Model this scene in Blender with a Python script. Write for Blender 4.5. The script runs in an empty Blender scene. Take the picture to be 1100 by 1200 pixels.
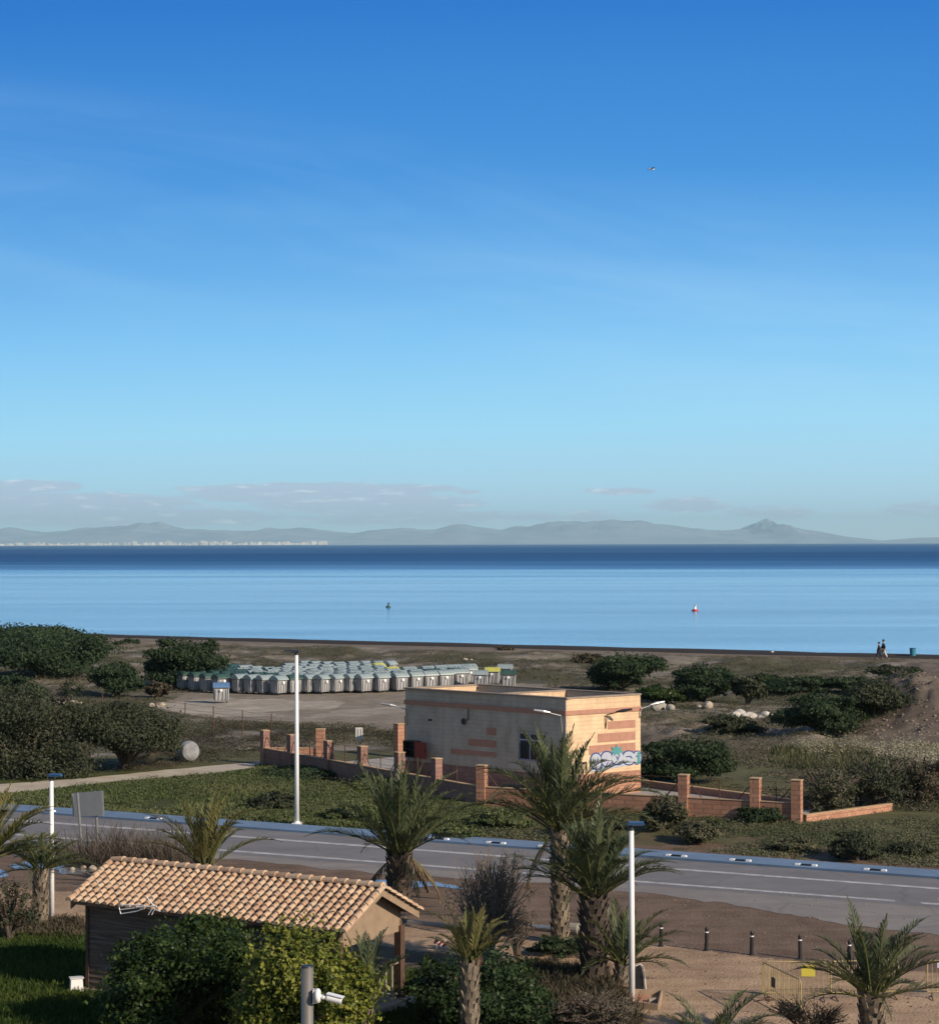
import bpy, bmesh, math, random
import numpy as np
from mathutils import Vector, Matrix
R = math.radians
random.seed(7); rng = np.random.default_rng(7)
SC = bpy.context.scene
COL = SC.collection
F = 2400.0; HC = 12.0; CX, CY = 550.0, 637.1; ROLL = 0.0025
RV = np.array([math.cos(ROLL), 0, -math.sin(ROLL)]); UV = np.array([math.sin(ROLL), 0, math.cos(ROLL)])

# ---------- sight-line helpers: a place seen in the photo -> the point of the world it stands on
def ray(px, py): return RV*((px-CX)/F) + np.array([0, 1.0, 0]) + UV*((CY-py)/F)
def G(px, py, z=0.0):
    d = ray(px, py); t = (z-HC)/d[2]; return Vector((d[0]*t, d[1]*t, z))
def D(px, py, Y):
    d = ray(px, py); return Vector((d[0]*Y, Y, HC+d[2]*Y))
def proj(x, y, z):
    dz = z-HC; u = (x*RV[0]+dz*RV[2])/y; v = (x*UV[0]+dz*UV[2])/y
    return CX+u*F, CY-v*F

# ---------- noise
def _h(ix, iy, s):
    n = (ix.astype(np.int64)*374761393 + iy.astype(np.int64)*668265263 + s*974634777) & 0x7fffffff
    n = ((n ^ (n >> 13))*1274126177) & 0x7fffffff
    return ((n ^ (n >> 16)) & 0xffff)/65535.0
def vn(x, y, s=0):
    x = np.asarray(x, float); y = np.asarray(y, float)
    ix = np.floor(x); iy = np.floor(y); fx = x-ix; fy = y-iy
    fx = fx*fx*(3-2*fx); fy = fy*fy*(3-2*fy)
    a = _h(ix, iy, s); b = _h(ix+1, iy, s); c = _h(ix, iy+1, s); d = _h(ix+1, iy+1, s)
    return (a*(1-fx)+b*fx)*(1-fy)+(c*(1-fx)+d*fx)*fy
def fbm(x, y, s=0, o=4):
    t = 0; a = .5; n = 0
    for i in range(o):
        t = t+a*vn(x*2**i, y*2**i, s+i*17); n += a; a *= .5
    return t/n
def pip(px, py, poly):
    ins = np.zeros(np.shape(px), bool); n = len(poly)
    for i in range(n):
        x1, y1 = poly[i]; x2, y2 = poly[(i+1) % n]
        if y1 == y2: continue
        c = ((y1 > py) != (y2 > py)) & (px < (x2-x1)*(py-y1)/(y2-y1)+x1); ins ^= c
    return ins
def ss(a, b, x): t = np.clip((x-a)/(b-a), 0, 1); return t*t*(3-2*t)

# ---------- objects
def tag(o, label=None, cat=None, group=None, kind=None):
    if label: o['label'] = label
    if cat: o['category'] = cat
    if group: o['group'] = group
    if kind: o['kind'] = kind
    return o
def thing(name, loc, label, cat, group=None, rz=0):
    o = bpy.data.objects.new(name, None); COL.objects.link(o); o.location = loc; o.rotation_euler.z = rz
    o.empty_display_size = .2
    return tag(o, label, cat, group)
class MB:
    def __init__(s, off=(0, 0, 0)): s.v = []; s.f = []; s.off = Vector(off); s.m = []; s.cm = 0
    def add(s, vs, fs):
        b = len(s.v); s.v += [tuple(Vector(v)-s.off) for v in vs]; s.f += [tuple(b+i for i in f) for f in fs]; s.m += [s.cm]*len(fs)
    def box(s, c, size, rz=0, M=None, taper=1.0):
        hx, hy, hz = size[0]/2, size[1]/2, size[2]/2
        vs = [Vector((x*hx*(taper if z > 0 else 1), y*hy*(taper if z > 0 else 1), z*hz)) for z in (-1, 1) for x, y in ((-1, -1), (1, -1), (1, 1), (-1, 1))]
        T = M if M else Matrix.Rotation(rz, 3, 'Z')
        s.add([T @ v+Vector(c) for v in vs], [(3, 2, 1, 0), (4, 5, 6, 7), (0, 1, 5, 4), (1, 2, 6, 5), (2, 3, 7, 6), (3, 0, 4, 7)])
    def prism(s, poly, z0, z1):
        n = len(poly)
        a = sum(poly[i][0]*poly[(i+1) % n][1]-poly[(i+1) % n][0]*poly[i][1] for i in range(n))
        if a < 0: poly = poly[::-1]
        s.add([(p[0], p[1], z0) for p in poly]+[(p[0], p[1], z1) for p in poly],
              [tuple(range(n-1, -1, -1)), tuple(range(n, 2*n))]+[(i, (i+1) % n, n+(i+1) % n, n+i) for i in range(n)])
    def slab(s, p, q, thick, z0, z1, side=0, z0b=None, z1b=None):
        """upright slab from p to q, `side` shifts it sideways"""
        p = Vector((p[0], p[1])); q = Vector((q[0], q[1])); d = (q-p).normalized(); n = Vector((-d.y, d.x))
        a = n*(side-thick/2); b = n*(side+thick/2)
        z0b = z0 if z0b is None else z0b; z1b = z1 if z1b is None else z1b
        P = [(p+a, z0, z1), (q+a, z0b, z1b), (q+b, z0b, z1b), (p+b, z0, z1)]
        s.add([(w.x, w.y, lo) for w, lo, hi in P]+[(w.x, w.y, hi) for w, lo, hi in P],
              [(3, 2, 1, 0), (4, 5, 6, 7), (0, 1, 5, 4), (1, 2, 6, 5), (2, 3, 7, 6), (3, 0, 4, 7)])
    def path(s, pts, rad, n=6, cap=True):
        pts = [Vector(p) for p in pts]
        if not hasattr(rad, '__len__'): rad = [rad]*len(pts)
        b = len(s.v); up = None
        for i, p in enumerate(pts):
            t = (pts[min(i+1, len(pts)-1)]-pts[max(i-1, 0)]).normalized()
            if up is None or abs(up.dot(t)) > .95: up = Vector((1, 0, 0)) if abs(t.x) < .8 else Vector((0, 0, 1))
            x = t.cross(up).normalized(); y = t.cross(x); up = -x.cross(t) if False else up
            for k in range(n):
                a = 2*math.pi*k/n; s.v.append(tuple(p+(x*math.cos(a)+y*math.sin(a))*rad[i]-s.off))
        fs = []
        for i in range(len(pts)-1):
            for k in range(n):
                k2 = (k+1) % n; fs.append((b+i*n+k, b+i*n+k2, b+(i+1)*n+k2, b+(i+1)*n+k))
        if cap: fs += [tuple(b+k for k in range(n-1, -1, -1)), tuple(b+(len(pts)-1)*n+k for k in range(n))]
        s.f += fs; s.m += [s.cm]*len(fs)
    def rock(s, c, r, sd=0, sq=.7, sub=2):
        bm = bmesh.new(); bmesh.ops.create_icosphere(bm, subdivisions=sub, radius=1)
        rr = random.Random(sd); ax = [Vector((rr.uniform(-1, 1), rr.uniform(-1, 1), rr.uniform(-1, 1))).normalized() for _ in range(7)]
        vs = []
        for v in bm.verts:
            k = 1.0
            for a in ax: k = min(k, .78/max(.01, v.co.dot(a)) if v.co.dot(a) > .1 else k)
            w = v.co*k*r; vs.append(Vector((w.x*(.8+.4*rr.random()*0+.2), w.y, w.z*sq))+Vector(c))
        fs = [tuple(v.index for v in f.verts) for f in bm.faces]; bm.free(); s.add(vs, fs)
    def ball(s, c, r, sub=2):
        bm = bmesh.new(); bmesh.ops.create_icosphere(bm, subdivisions=sub, radius=1)
        r = (r, r, r) if not hasattr(r, '__len__') else r
        vs = [Vector((v.co.x*r[0], v.co.y*r[1], v.co.z*r[2]))+Vector(c) for v in bm.verts]
        fs = [tuple(v.index for v in f.verts) for f in bm.faces]; bm.free(); s.add(vs, fs)
    def build(s, name, mat, parent=None, smooth=False):
        me = bpy.data.meshes.new(name); me.from_pydata(s.v, [], s.f)
        for m in (mat if isinstance(mat, (list, tuple)) else [mat]): me.materials.append(m)
        if len(me.materials) > 1: me.polygons.foreach_set('material_index', s.m)
        if smooth: me.polygons.foreach_set('use_smooth', [True]*len(me.polygons))
        me.update(); o = bpy.data.objects.new(name, me); COL.objects.link(o)
        if parent: o.parent = parent
        return o
def fast_mesh(name, V, nper, mat, parent=None, tint=None):
    """V: (N*nper,3) array, every nper vertices one face"""
    me = bpy.data.meshes.new(name); nv = len(V); nf = nv//nper
    me.vertices.add(nv); me.vertices.foreach_set('co', np.asarray(V, np.float32).ravel())
    me.loops.add(nv); me.loops.foreach_set('vertex_index', np.arange(nv, dtype=np.int32))
    me.polygons.add(nf); me.polygons.foreach_set('loop_start', np.arange(0, nv, nper, dtype=np.int32))
    if tint is not None:
        a = me.attributes.new('tint', 'FLOAT', 'POINT'); a.data.foreach_set('value', np.asarray(tint, np.float32))
    me.materials.append(mat); me.update(calc_edges=True)
    o = bpy.data.objects.new(name, me); COL.objects.link(o)
    if parent: o.parent = parent
    return o
def copy_tree(o, parent=None):
    c = o.copy(); COL.objects.link(c)
    if parent: c.parent = parent
    for ch in list(o.children): copy_tree(ch, c)
    return c

# ---------- materials
def newmat(name):
    m = bpy.data.materials.new(name); m.use_nodes = True; nt = m.node_tree
    return m, nt, nt.nodes['Principled BSDF']
def N(nt, t, **k):
    n = nt.nodes.new(t)
    for a, b in k.items():
        if a.startswith('i_'): n.inputs[a[2:].replace('_', ' ')].default_value = b
        else: setattr(n, a, b)
    return n
def mixc(nt, f, a, b, mode='MIX'):
    n = nt.nodes.new('ShaderNodeMix'); n.data_type = 'RGBA'; n.blend_type = mode; L = nt.links.new
    for s, v in ((0, f), (6, a), (7, b)):
        if hasattr(v, 'links') or hasattr(v, 'is_output'): L(v, n.inputs[s])
        else: n.inputs[s].default_value = v if s == 0 else (*v[:3], 1)
    return n.outputs[2]
def noise(nt, scale, detail=4, co=None, rough=.55):
    n = N(nt, 'ShaderNodeTexNoise', i_Scale=scale, i_Detail=detail, i_Roughness=rough)
    if co is not None: nt.links.new(co, n.inputs['Vector'])
    return n.outputs['Fac']
def ramp(nt, v, a, b):
    n = N(nt, 'ShaderNodeMapRange'); nt.links.new(v, n.inputs[0]); n.inputs[1].default_value = a; n.inputs[2].default_value = b
    return n.outputs[0]
def coord(nt, kind='Object'): return N(nt, 'ShaderNodeTexCoord').outputs[kind]
def bump(nt, p, h, strength=.3, dist=.02):
    b = N(nt, 'ShaderNodeBump', i_Strength=strength, i_Distance=dist); nt.links.new(h, b.inputs['Height']); nt.links.new(b.outputs[0], p.inputs['Normal'])
def simple(name, c, rough=.6, var=.25, scale=3, metal=0, c2=None, bs=0, bscale=40):
    m, nt, p = newmat(name); co = coord(nt)
    f = ramp(nt, noise(nt, scale, 5, co), .3, .7); c2 = c2 or tuple(x*(1-var) for x in c)
    nt.links.new(mixc(nt, f, c, c2), p.inputs['Base Color']); p.inputs['Roughness'].default_value = rough; p.inputs['Metallic'].default_value = metal
    if bs: bump(nt, p, noise(nt, bscale, 3, co), bs)
    return m
def leafmat(name, a, b, trans=.25, rough=.65, spec=.12):
    m, nt, p = newmat(name); at = N(nt, 'ShaderNodeAttribute', attribute_name='tint'); L = nt.links.new
    g = N(nt, 'ShaderNodeNewGeometry')
    c = mixc(nt, at.outputs['Fac'], a, b); ri = ramp(nt, g.outputs['Random Per Island'], -.3, 1.3)
    c = mixc(nt, ri, c, mixc(nt, 1.0, c, (.68, .72, .68), 'MULTIPLY'))
    L(c, p.inputs['Base Color']); p.inputs['Roughness'].default_value = rough; p.inputs['Specular IOR Level'].default_value = spec
    t = N(nt, 'ShaderNodeBsdfTranslucent'); L(mixc(nt, .4, c, (.12, .16, .02)), t.inputs[0])
    mx = N(nt, 'ShaderNodeMixShader'); mx.inputs[0].default_value = trans; L(p.outputs[0], mx.inputs[1]); L(t.outputs[0], mx.inputs[2])
    L(mx.outputs[0], nt.nodes['Material Output'].inputs[0]); return m
def brickmat(name, a, b, mortar, dirt=.72, scale=1.0, bw=.4, bh=.2, z_rot=0):
    m, nt, p = newmat(name); L = nt.links.new; co = coord(nt)
    sx = N(nt, 'ShaderNodeSeparateXYZ'); L(co, sx.inputs[0])
    ad = N(nt, 'ShaderNodeMath', operation='ADD'); L(sx.outputs[0], ad.inputs[0]); L(sx.outputs[1], ad.inputs[1])
    if z_rot:
        ad.operation = 'SUBTRACT'
    cb = N(nt, 'ShaderNodeCombineXYZ'); L(ad.outputs[0], cb.inputs[0]); L(sx.outputs[2], cb.inputs[1])
    br = N(nt, 'ShaderNodeTexBrick', i_Scale=scale, i_Mortar_Size=.018, i_Brick_Width=bw, i_Row_Height=bh)
    L(cb.outputs[0], br.inputs['Vector']); br.inputs['Color1'].default_value = (*a, 1); br.inputs['Color2'].default_value = (*b, 1); br.inputs['Mortar'].default_value = (*mortar, 1)
    f = ramp(nt, noise(nt, 1.3, 6, co), .35, .75)
    mp = N(nt, 'ShaderNodeMapping'); mp.inputs['Scale'].default_value = (3.2, 3.2, .22); L(co, mp.inputs[0]); st = ramp(nt, noise(nt, 1., 5, mp.outputs[0], .65), .42, .72)
    bc = mixc(nt, st, br.outputs[0], mixc(nt, 1.0, br.outputs[0], (.87, .86, .85), 'MULTIPLY'))
    L(mixc(nt, f, bc, mixc(nt, 1.0, bc, (dirt, dirt*.98, dirt*.97), 'MULTIPLY')), p.inputs['Base Color']); p.inputs['Roughness'].default_value = .85
    iv = N(nt, 'ShaderNodeMath', operation='SUBTRACT'); iv.inputs[0].default_value = 1; L(br.outputs['Fac'], iv.inputs[1]); bump(nt, p, iv.outputs[0], .5, .02)
    return m

M = dict(
 white=simple('white_paint', (.8, .8, .8), .4, .08), grey=simple('grey_metal', (.28, .3, .32), .45, .2, 5, .3), dark=simple('dark_metal', (.03, .033, .04), .5, .3),
 black=simple('black_paint', (.012, .013, .016), .5, .2), steel=simple('galvanised_steel', (.38, .4, .42), .4, .2, 8, .6), lightsteel=simple('sign_back', (.2, .23, .27), .5, .15, 2, .3),
 bark=simple('bark', (.11, .085, .06), .9, .5, 6, bs=.5, bscale=15), palmbark=simple('palm_bark', (.24, .18, .125), .9, .5, 5, c2=(.09, .07, .05), bs=.5, bscale=20),
 shadebark=simple('shaded_palm_bark', (.1, .075, .055), .9, .5, 5, c2=(.045, .035, .028), bs=.5, bscale=20),
 wood=simple('dark_wood', (.1, .055, .035), .8, .45, 4), wood2=simple('pale_wood', (.4, .3, .2), .8, .3, 4),
 plaster=simple('tan_plaster', (.5, .34, .2), .85, .2, 3), concrete=simple('concrete', (.36, .33, .28), .9, .25, 1.2, bs=.3),
 stone=simple('pale_stone', (.42, .36, .28), .9, .35, 3), whiterock=simple('white_rubble', (.6, .56, .5), .9, .4, 2),
 rust=simple('rusty_steel', (.11, .05, .03), .85, .4, 6), red=simple('red_paint', (.22, .02, .015), .5, .2), yellow=simple('yellow_paint', (.46, .36, .17), .5, .3, 5),
 glass=simple('dark_glass', (.02, .03, .045), .1, .1), roofgrey=simple('roof_gravel', (.2, .18, .15), .9, .3, 4),
 blue=simple('blue_plastic', (.06, .17, .4), .45, .2, 4), buoyred=simple('red_plastic', (.5, .03, .03), .5, .1), teal=simple('teal_plastic', (.03, .2, .28), .5, .2),
 bwhite=simple('aged_white_paint', (.62, .6, .58), .5, .15, 6), skin=simple('skin', (.45, .28, .2), .6, .1), navy=simple('navy_cloth', (.02, .025, .05), .9, .2),
 cloth2=simple('dark_cloth', (.06, .045, .05), .9, .2), paleclo=simple('pale_cloth', (.5, .45, .42), .9, .1), hair=simple('dark_hair', (.02, .015, .01), .6, .1),
 binbody=simple('grey_plastic', (.38, .38, .385), .5, .3, 1.5), bindark=simple('dark_plastic', (.05, .05, .055), .5, .3), lidgreen=simple('green_lid_plastic', (.045, .095, .08), .4, .45, 2),
 lidgrey=simple('greyblue_lid_plastic', (.3, .37, .38), .45, .3, 1.5), lidyellow=simple('yellow_lid_plastic', (.5, .5, .12), .4, .2, 2), lidblue=simple('blue_lid_plastic', (.1, .19, .36), .4, .2, 3),
 sticker=simple('white_sticker', (.85, .85, .82), .5, .05), stickery=simple('yellow_sticker', (.75, .7, .2), .5, .05),
 purple=simple('lilac_frame', (.42, .4, .52), .5, .15), stripe=simple('terracotta_paint', (.42, .215, .15), .8, .2, 4),
 weed=simple('dry_seaweed', (.022, .017, .015), 1, .4, 2, bs=.6, bscale=4), tile=None)
def tilemat():
    m, nt, p = newmat('clay_tile'); g = N(nt, 'ShaderNodeNewGeometry'); co = coord(nt)
    c = mixc(nt, g.outputs['Random Per Island'], (.54, .37, .235), (.36, .215, .135)); f = ramp(nt, noise(nt, 5, 6, co, .7), .45, .7)
    nt.links.new(mixc(nt, f, c, (.5, .42, .32)), p.inputs['Base Color']); p.inputs['Roughness'].default_value = .8; return m
M['railwood'] = simple('rail_wood', (.3, .26, .2), .8, .25, 5); M['drumgrey'] = simple('weathered_grey', (.3, .31, .32), .9, .5, 3, c2=(.16, .16, .17)); M['paletwig'] = simple('pale_twigs', (.2, .165, .14), .9, .4, 5)
M['tile'] = tilemat()
def trunkmat(name, a, b):
    m, nt, p = newmat(name); g = N(nt, 'ShaderNodeNewGeometry'); co = coord(nt); c = mixc(nt, g.outputs['Random Per Island'], a, b)
    nt.links.new(mixc(nt, ramp(nt, noise(nt, 14, 5, co), .35, .7), c, mixc(nt, 1., c, (.5, .48, .45), 'MULTIPLY')), p.inputs['Base Color']); p.inputs['Roughness'].default_value = .95; return m
M['palmbark'] = trunkmat('palm_trunk', (.34, .28, .21), (.07, .055, .042)); M['shadebark'] = trunkmat('shaded_palm_trunk', (.13, .1, .075), (.04, .032, .028))  # second bark is darkened to carry the shade on the thick palm's trunk
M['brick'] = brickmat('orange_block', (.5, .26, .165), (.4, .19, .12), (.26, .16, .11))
M['brick_shade'] = brickmat('orange_block_shade_tone', (.34, .19, .15), (.26, .14, .115), (.2, .14, .12), z_rot=1)  # same orange block, darkened in colour for walls turned from the sun
M['yellowblock'] = brickmat('cream_block_sun_tone', (.74, .54, .34), (.71, .51, .32), (.64, .46, .3), bw=.8, bh=.2)  # cream block with the sun's warmth put into its colour for the lit face
M['yellowblock_shade'] = brickmat('cream_block_shade_tone', (.52, .44, .365), (.5, .42, .35), (.46, .39, .325), bw=.8, bh=.2, z_rot=1)  # same cream block, greyed and darkened to paint in the shaded face
# planks
def plankmat():
    m, nt, p = newmat('weathered_planks'); L = nt.links.new; co = coord(nt); sx = N(nt, 'ShaderNodeSeparateXYZ'); L(co, sx.inputs[0])
    mp = N(nt, 'ShaderNodeMapping'); mp.inputs['Scale'].default_value = (1, 1, 22); L(co, mp.inputs[0])
    f = ramp(nt, noise(nt, 1.1, 5, mp.outputs[0]), .35, .7); L(mixc(nt, f, (.07, .042, .032), (.2, .14, .105)), p.inputs['Base Color']); p.inputs['Roughness'].default_value = .85; return m
M['plank'] = plankmat()
LM = dict(
 evergreen=leafmat('evergreen_leaves', (.024, .044, .023), (.055, .08, .04), .15), olive=leafmat('olive_leaves', (.036, .046, .028), (.085, .09, .055), .15),
 scrub=leafmat('scrub_leaves', (.06, .066, .036), (.16, .145, .095), .15), hedge=leafmat('hedge_leaves', (.02, .042, .016), (.075, .11, .03), .3, .4),
 hedgeyellow=leafmat('bright_hedge_leaves', (.06, .095, .02), (.3, .3, .06), .3, .4), darkhedge=leafmat('hibiscus_leaves', (.02, .035, .018), (.05, .08, .03), .2, .35),
 dry=leafmat('dry_leaves', (.11, .09, .075), (.19, .15, .12), .1), palm=leafmat('palm_leaves', (.07, .095, .055), (.15, .17, .09), .2, .4),
 palmyellow=leafmat('yellowing_palm_leaves', (.13, .135, .05), (.22, .19, .08), .2, .5), deadpalm=leafmat('dead_palm_leaves', (.22, .16, .1), (.12, .09, .06), .1, .7),
 grass=leafmat('grass_blades', (.04, .075, .018), (.12, .15, .035), .35, .5), verge=leafmat('verge_grass', (.08, .11, .042), (.17, .18, .085), .2), dune=leafmat('dune_plants', (.12, .115, .07), (.2, .17, .12), .15),
 reed=leafmat('dry_reeds', (.17, .155, .09), (.09, .1, .05), .3, .7), reedplume=leafmat('reed_plumes', (.46, .41, .3), (.6, .54, .42), .4, .8), flower=leafmat('pink_flower', (.5, .05, .1), (.6, .1, .15), .2),
 vergedry=leafmat('verge_weed_leaves', (.1, .115, .058), (.19, .185, .11), .15), greytwig=leafmat('grey_green_leaves', (.16, .15, .11), (.25, .22, .17), .1), dull=leafmat('brown_scrub_leaves', (.06, .05, .035), (.11, .09, .06), .1))

# ---------- camera
cam = bpy.data.cameras.new('camera'); co_ = bpy.data.objects.new('camera', cam); COL.objects.link(co_); SC.camera = co_
cam.sensor_width = 36; cam.sensor_fit = 'AUTO'; cam.lens = 36*F/1200; cam.shift_y = (CY-600)/1200; cam.clip_end = 200000; cam.clip_start = .5
mm = Matrix.Identity(4)
for i in range(3): mm[i][0] = RV[i]; mm[i][1] = UV[i]; mm[i][2] = (0, -1, 0)[i]
mm[2][3] = HC; co_.matrix_world = mm

# ---------- light
SUNV = Vector((1, -.74, 0)).normalized(); EL = R(27); SUN = Vector((SUNV.x*math.cos(EL), SUNV.y*math.cos(EL), math.sin(EL)))
sl = bpy.data.lights.new('sun', 'SUN'); so = bpy.data.objects.new('sun', sl); COL.objects.link(so); sl.energy = 4.8; sl.angle = R(.53); sl.color = (1, .84, .66)
so.rotation_euler = (-SUN).to_track_quat('-Z', 'Y').to_euler(); so.location = (40, -20, 60)
def world():
    w = bpy.data.worlds.new('World'); SC.world = w; w.use_nodes = True; nt = w.node_tree; L = nt.links.new; bg = nt.nodes['Background']
    sk = N(nt, 'ShaderNodeTexSky', sky_type='NISHITA'); sk.sun_disc = False; sk.sun_elevation = EL; sk.sun_rotation = math.atan2(SUN.x, SUN.y)
    sk.altitude = 0; sk.air_density = 1.0; sk.dust_density = .15; sk.ozone_density = 3.5
    hs = N(nt, 'ShaderNodeHueSaturation', i_Saturation=.95, i_Value=1.0); L(sk.outputs[0], hs.inputs['Color'])
    tc = N(nt, 'ShaderNodeTexCoord'); sx = N(nt, 'ShaderNodeSeparateXYZ'); L(tc.outputs['Generated'], sx.inputs[0])
    def mth(op, a, b=None, c=None):
        n = N(nt, 'ShaderNodeMath', operation=op)
        for i, v in enumerate((a, b, c)):
            if v is None: continue
            if hasattr(v, 'is_output'): L(v, n.inputs[i])
            else: n.inputs[i].default_value = v
        return n.outputs[0]
    X = mth('DIVIDE', sx.outputs[0], mth('MAXIMUM', sx.outputs[1], .05)); Z = mth('DIVIDE', sx.outputs[2], mth('MAXIMUM', sx.outputs[1], .05))
    def cmb(a, b, c=0.0):
        n = N(nt, 'ShaderNodeCombineXYZ')
        for i, v in enumerate((a, b, c)):
            if hasattr(v, 'is_output'): L(v, n.inputs[i])
            else: n.inputs[i].default_value = v
        return n.outputs[0]
    def nz(sxx, szz, det=6, off=0.0, rough=.6, dist=0):
        v = cmb(mth('MULTIPLY', X, sxx), mth('MULTIPLY', Z, szz), off); n = N(nt, 'ShaderNodeTexNoise', i_Scale=1.0, i_Detail=det, i_Roughness=rough, i_Distortion=dist); L(v, n.inputs['Vector']); return n.outputs['Fac']
    def rmp(v, a, b, lo=0.0, hi=1.0):
        n = N(nt, 'ShaderNodeMapRange', interpolation_type='SMOOTHSTEP'); L(v, n.inputs[0])
        for i, x in enumerate((a, b, lo, hi)): n.inputs[i+1].default_value = x
        return n.outputs[0]
    # low cumulus bands over the far coast (elevation tangent, bearing tangent, half sizes)
    spots = [(15, 570, 80, 9, 1.15), (60, 590, 180, 15, 1.15), (370, 574, 170, 9, 1.2), (430, 590, 140, 13, 1.05), (150, 606, 210, 12, 1.), (480, 606, 130, 11, .95), (300, 582, 90, 6, 1.),
             (726, 576, 42, 4.5, 1.), (805, 592, 52, 9, .95), (900, 602, 60, 9, .6), (640, 606, 120, 8, .45), (1080, 598, 50, 8, .5), (548, 577, 16, 3, .8), (85, 570, 14, 2.5, .8)]
    tot = None; nn = nz(60, 340, 7, 3.0, .62, .3)
    for (px, py, rx, ry, k) in spots:
        a = mth('DIVIDE', mth('SUBTRACT', X, (px-CX)/F), rx/F); b = mth('DIVIDE', mth('SUBTRACT', Z, (CY-py)/F), ry/F)
        d = mth('ADD', mth('MULTIPLY', a, a), mth('MULTIPLY', b, b)); e = mth('MULTIPLY', mth('SUBTRACT', 1.0, mth('MULTIPLY', d, .8)), k)
        tot = e if tot is None else mth('MAXIMUM', tot, e)
    cl = rmp(mth('ADD', tot, mth('MULTIPLY', mth('SUBTRACT', nn, .5), 2.0)), .0, .6); cl = mth('MULTIPLY', cl, .9)
    lit = rmp(nz(55, 300, 6, 9.0, .55), .54, .82)
    cc = mixc(nt, lit, (5.2, 6.4, 8.2), (12, 12.5, 13.2))
    # thin high veil
    ZZ = mth('ADD', Z, mth('MULTIPLY', X, .16)); vv = cmb(mth('MULTIPLY', X, 3.0), mth('MULTIPLY', ZZ, 22.0), 4.0); vn_ = N(nt, 'ShaderNodeTexNoise', i_Scale=1.0, i_Detail=8, i_Roughness=.58, i_Distortion=.9); L(vv, vn_.inputs['Vector']); v1 = rmp(vn_.outputs['Fac'], .3, .72); v2 = rmp(ZZ, .06, .12); v3 = rmp(ZZ, .205, .15)
    veil = mth('MULTIPLY', mth('MULTIPLY', v1, mth('MULTIPLY', v2, v3)), .2)
    # pale milky band close to the skyline
    cr = N(nt, 'ShaderNodeValToRGB'); L(mth('MULTIPLY', mth('ADD', Z, mth('MULTIPLY', X, -.02)), 3.3), cr.inputs[0]); el = cr.color_ramp.elements
    stops = [(0, (200, 228, 240)), (.015, (184, 226, 246)), (.057, (158, 221, 252)), (.099, (126, 197, 246)), (.135, (96, 171, 233)), (.182, (60, 143, 218)), (.265, (30, 116, 201)), (.303, (24, 105, 190))]
    while len(el) < len(stops): el.new(.5)
    for e_, (z_, c_) in zip(el, stops): e_.position = z_*3.3; e_.color = (*[((q/255+.055)/1.055)**2.4 for q in c_], 1)
    sc_ = mixc(nt, 1.0, cr.outputs[0], (10.8, 10.8, 10.8), 'MULTIPLY')
    nat = mixc(nt, mth('MULTIPLY', rmp(sx.outputs[1], .6, .92), 1.0), hs.outputs[0], sc_)
    c0 = mixc(nt, veil, nat, (5.4, 8.2, 10.6)); c1 = mixc(nt, cl, c0, cc)
    L(c1, bg.inputs[0]); bg.inputs[1].default_value = .085
world()
SC.view_settings.view_transform = 'Standard'; SC.view_settings.look = 'None'; SC.view_settings.exposure = .22; SC.view_settings.gamma = 1
SC.cycles.max_bounces = 6; SC.cycles.volume_bounces = 0; SC.cycles.transparent_max_bounces = 8

# ---------- ground
S0 = G(0, 743); S1 = G(1100, 771); sd = (S1-S0).normalized(); sn = Vector((-sd.y, sd.x, 0))      # shoreline, sn points seaward
def shore_d(x, y): return (x-S0.x)*sn.x+(y-S0.y)*sn.y
MOUND = (G(1128, 868), 9.5, 14, 3.5); MOUND2 = (G(78, 814), 3.2, 2.5, .7)
def ground_z(x, y):
    x = np.asarray(x, float); y = np.asarray(y, float)
    e = np.sqrt(((x+9)/19)**2+((y-158)/27)**2); amp = ss(112, 132, y)*ss(1.0, 1.25, e)
    z = amp*((fbm(x/9, y/7, 3, 4)-.5)*1.1+(fbm(x/2.2, y/2.0, 8, 4)-.5)*.7)*(1-.0*y)
    z = z+.75*np.abs(fbm(x/2.6, y/3.2, 17, 4)-.42)*2*(1-ss(.6, 1.0, np.sqrt(((x-16)/11)**2+((y-131)/13)**2)))
    z = z*(1-ss(-14, -6, shore_d(x, y)))
    vg = ss(-9, -6, -np.abs(y-(99-.0*x)))*0
    for c, rx, ry, h in (MOUND, MOUND2):
        r = np.sqrt(((x-c.x)/rx)**2+((y-c.y-ry*.7)/ry)**2); z = z+h*(1-ss(.05, 1.0, r))*(.8+.35*fbm(x/1.1, y/1.1, 31, 3))
    z = z-np.clip(shore_d(x, y)-1, 0, 22)*.16
    return z
def gz(x, y): return float(ground_z(np.array([x]), np.array([y]))[0])
C_ = dict(dune=(.175, .158, .13), olive=(.1, .1, .06), verge=(.13, .13, .065), dirt=(.2, .145, .11), sand=(.46, .33, .225), yard=(.3, .265, .22), palesand=(.47, .43, .37), path=(.47, .42, .34), turf=(.045, .06, .025), litter=(.15, .115, .075), brown=(.2, .13, .085), beach=(.24, .2, .165), grassy=(.075, .095, .03), rubble=(.17, .14, .12))
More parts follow.
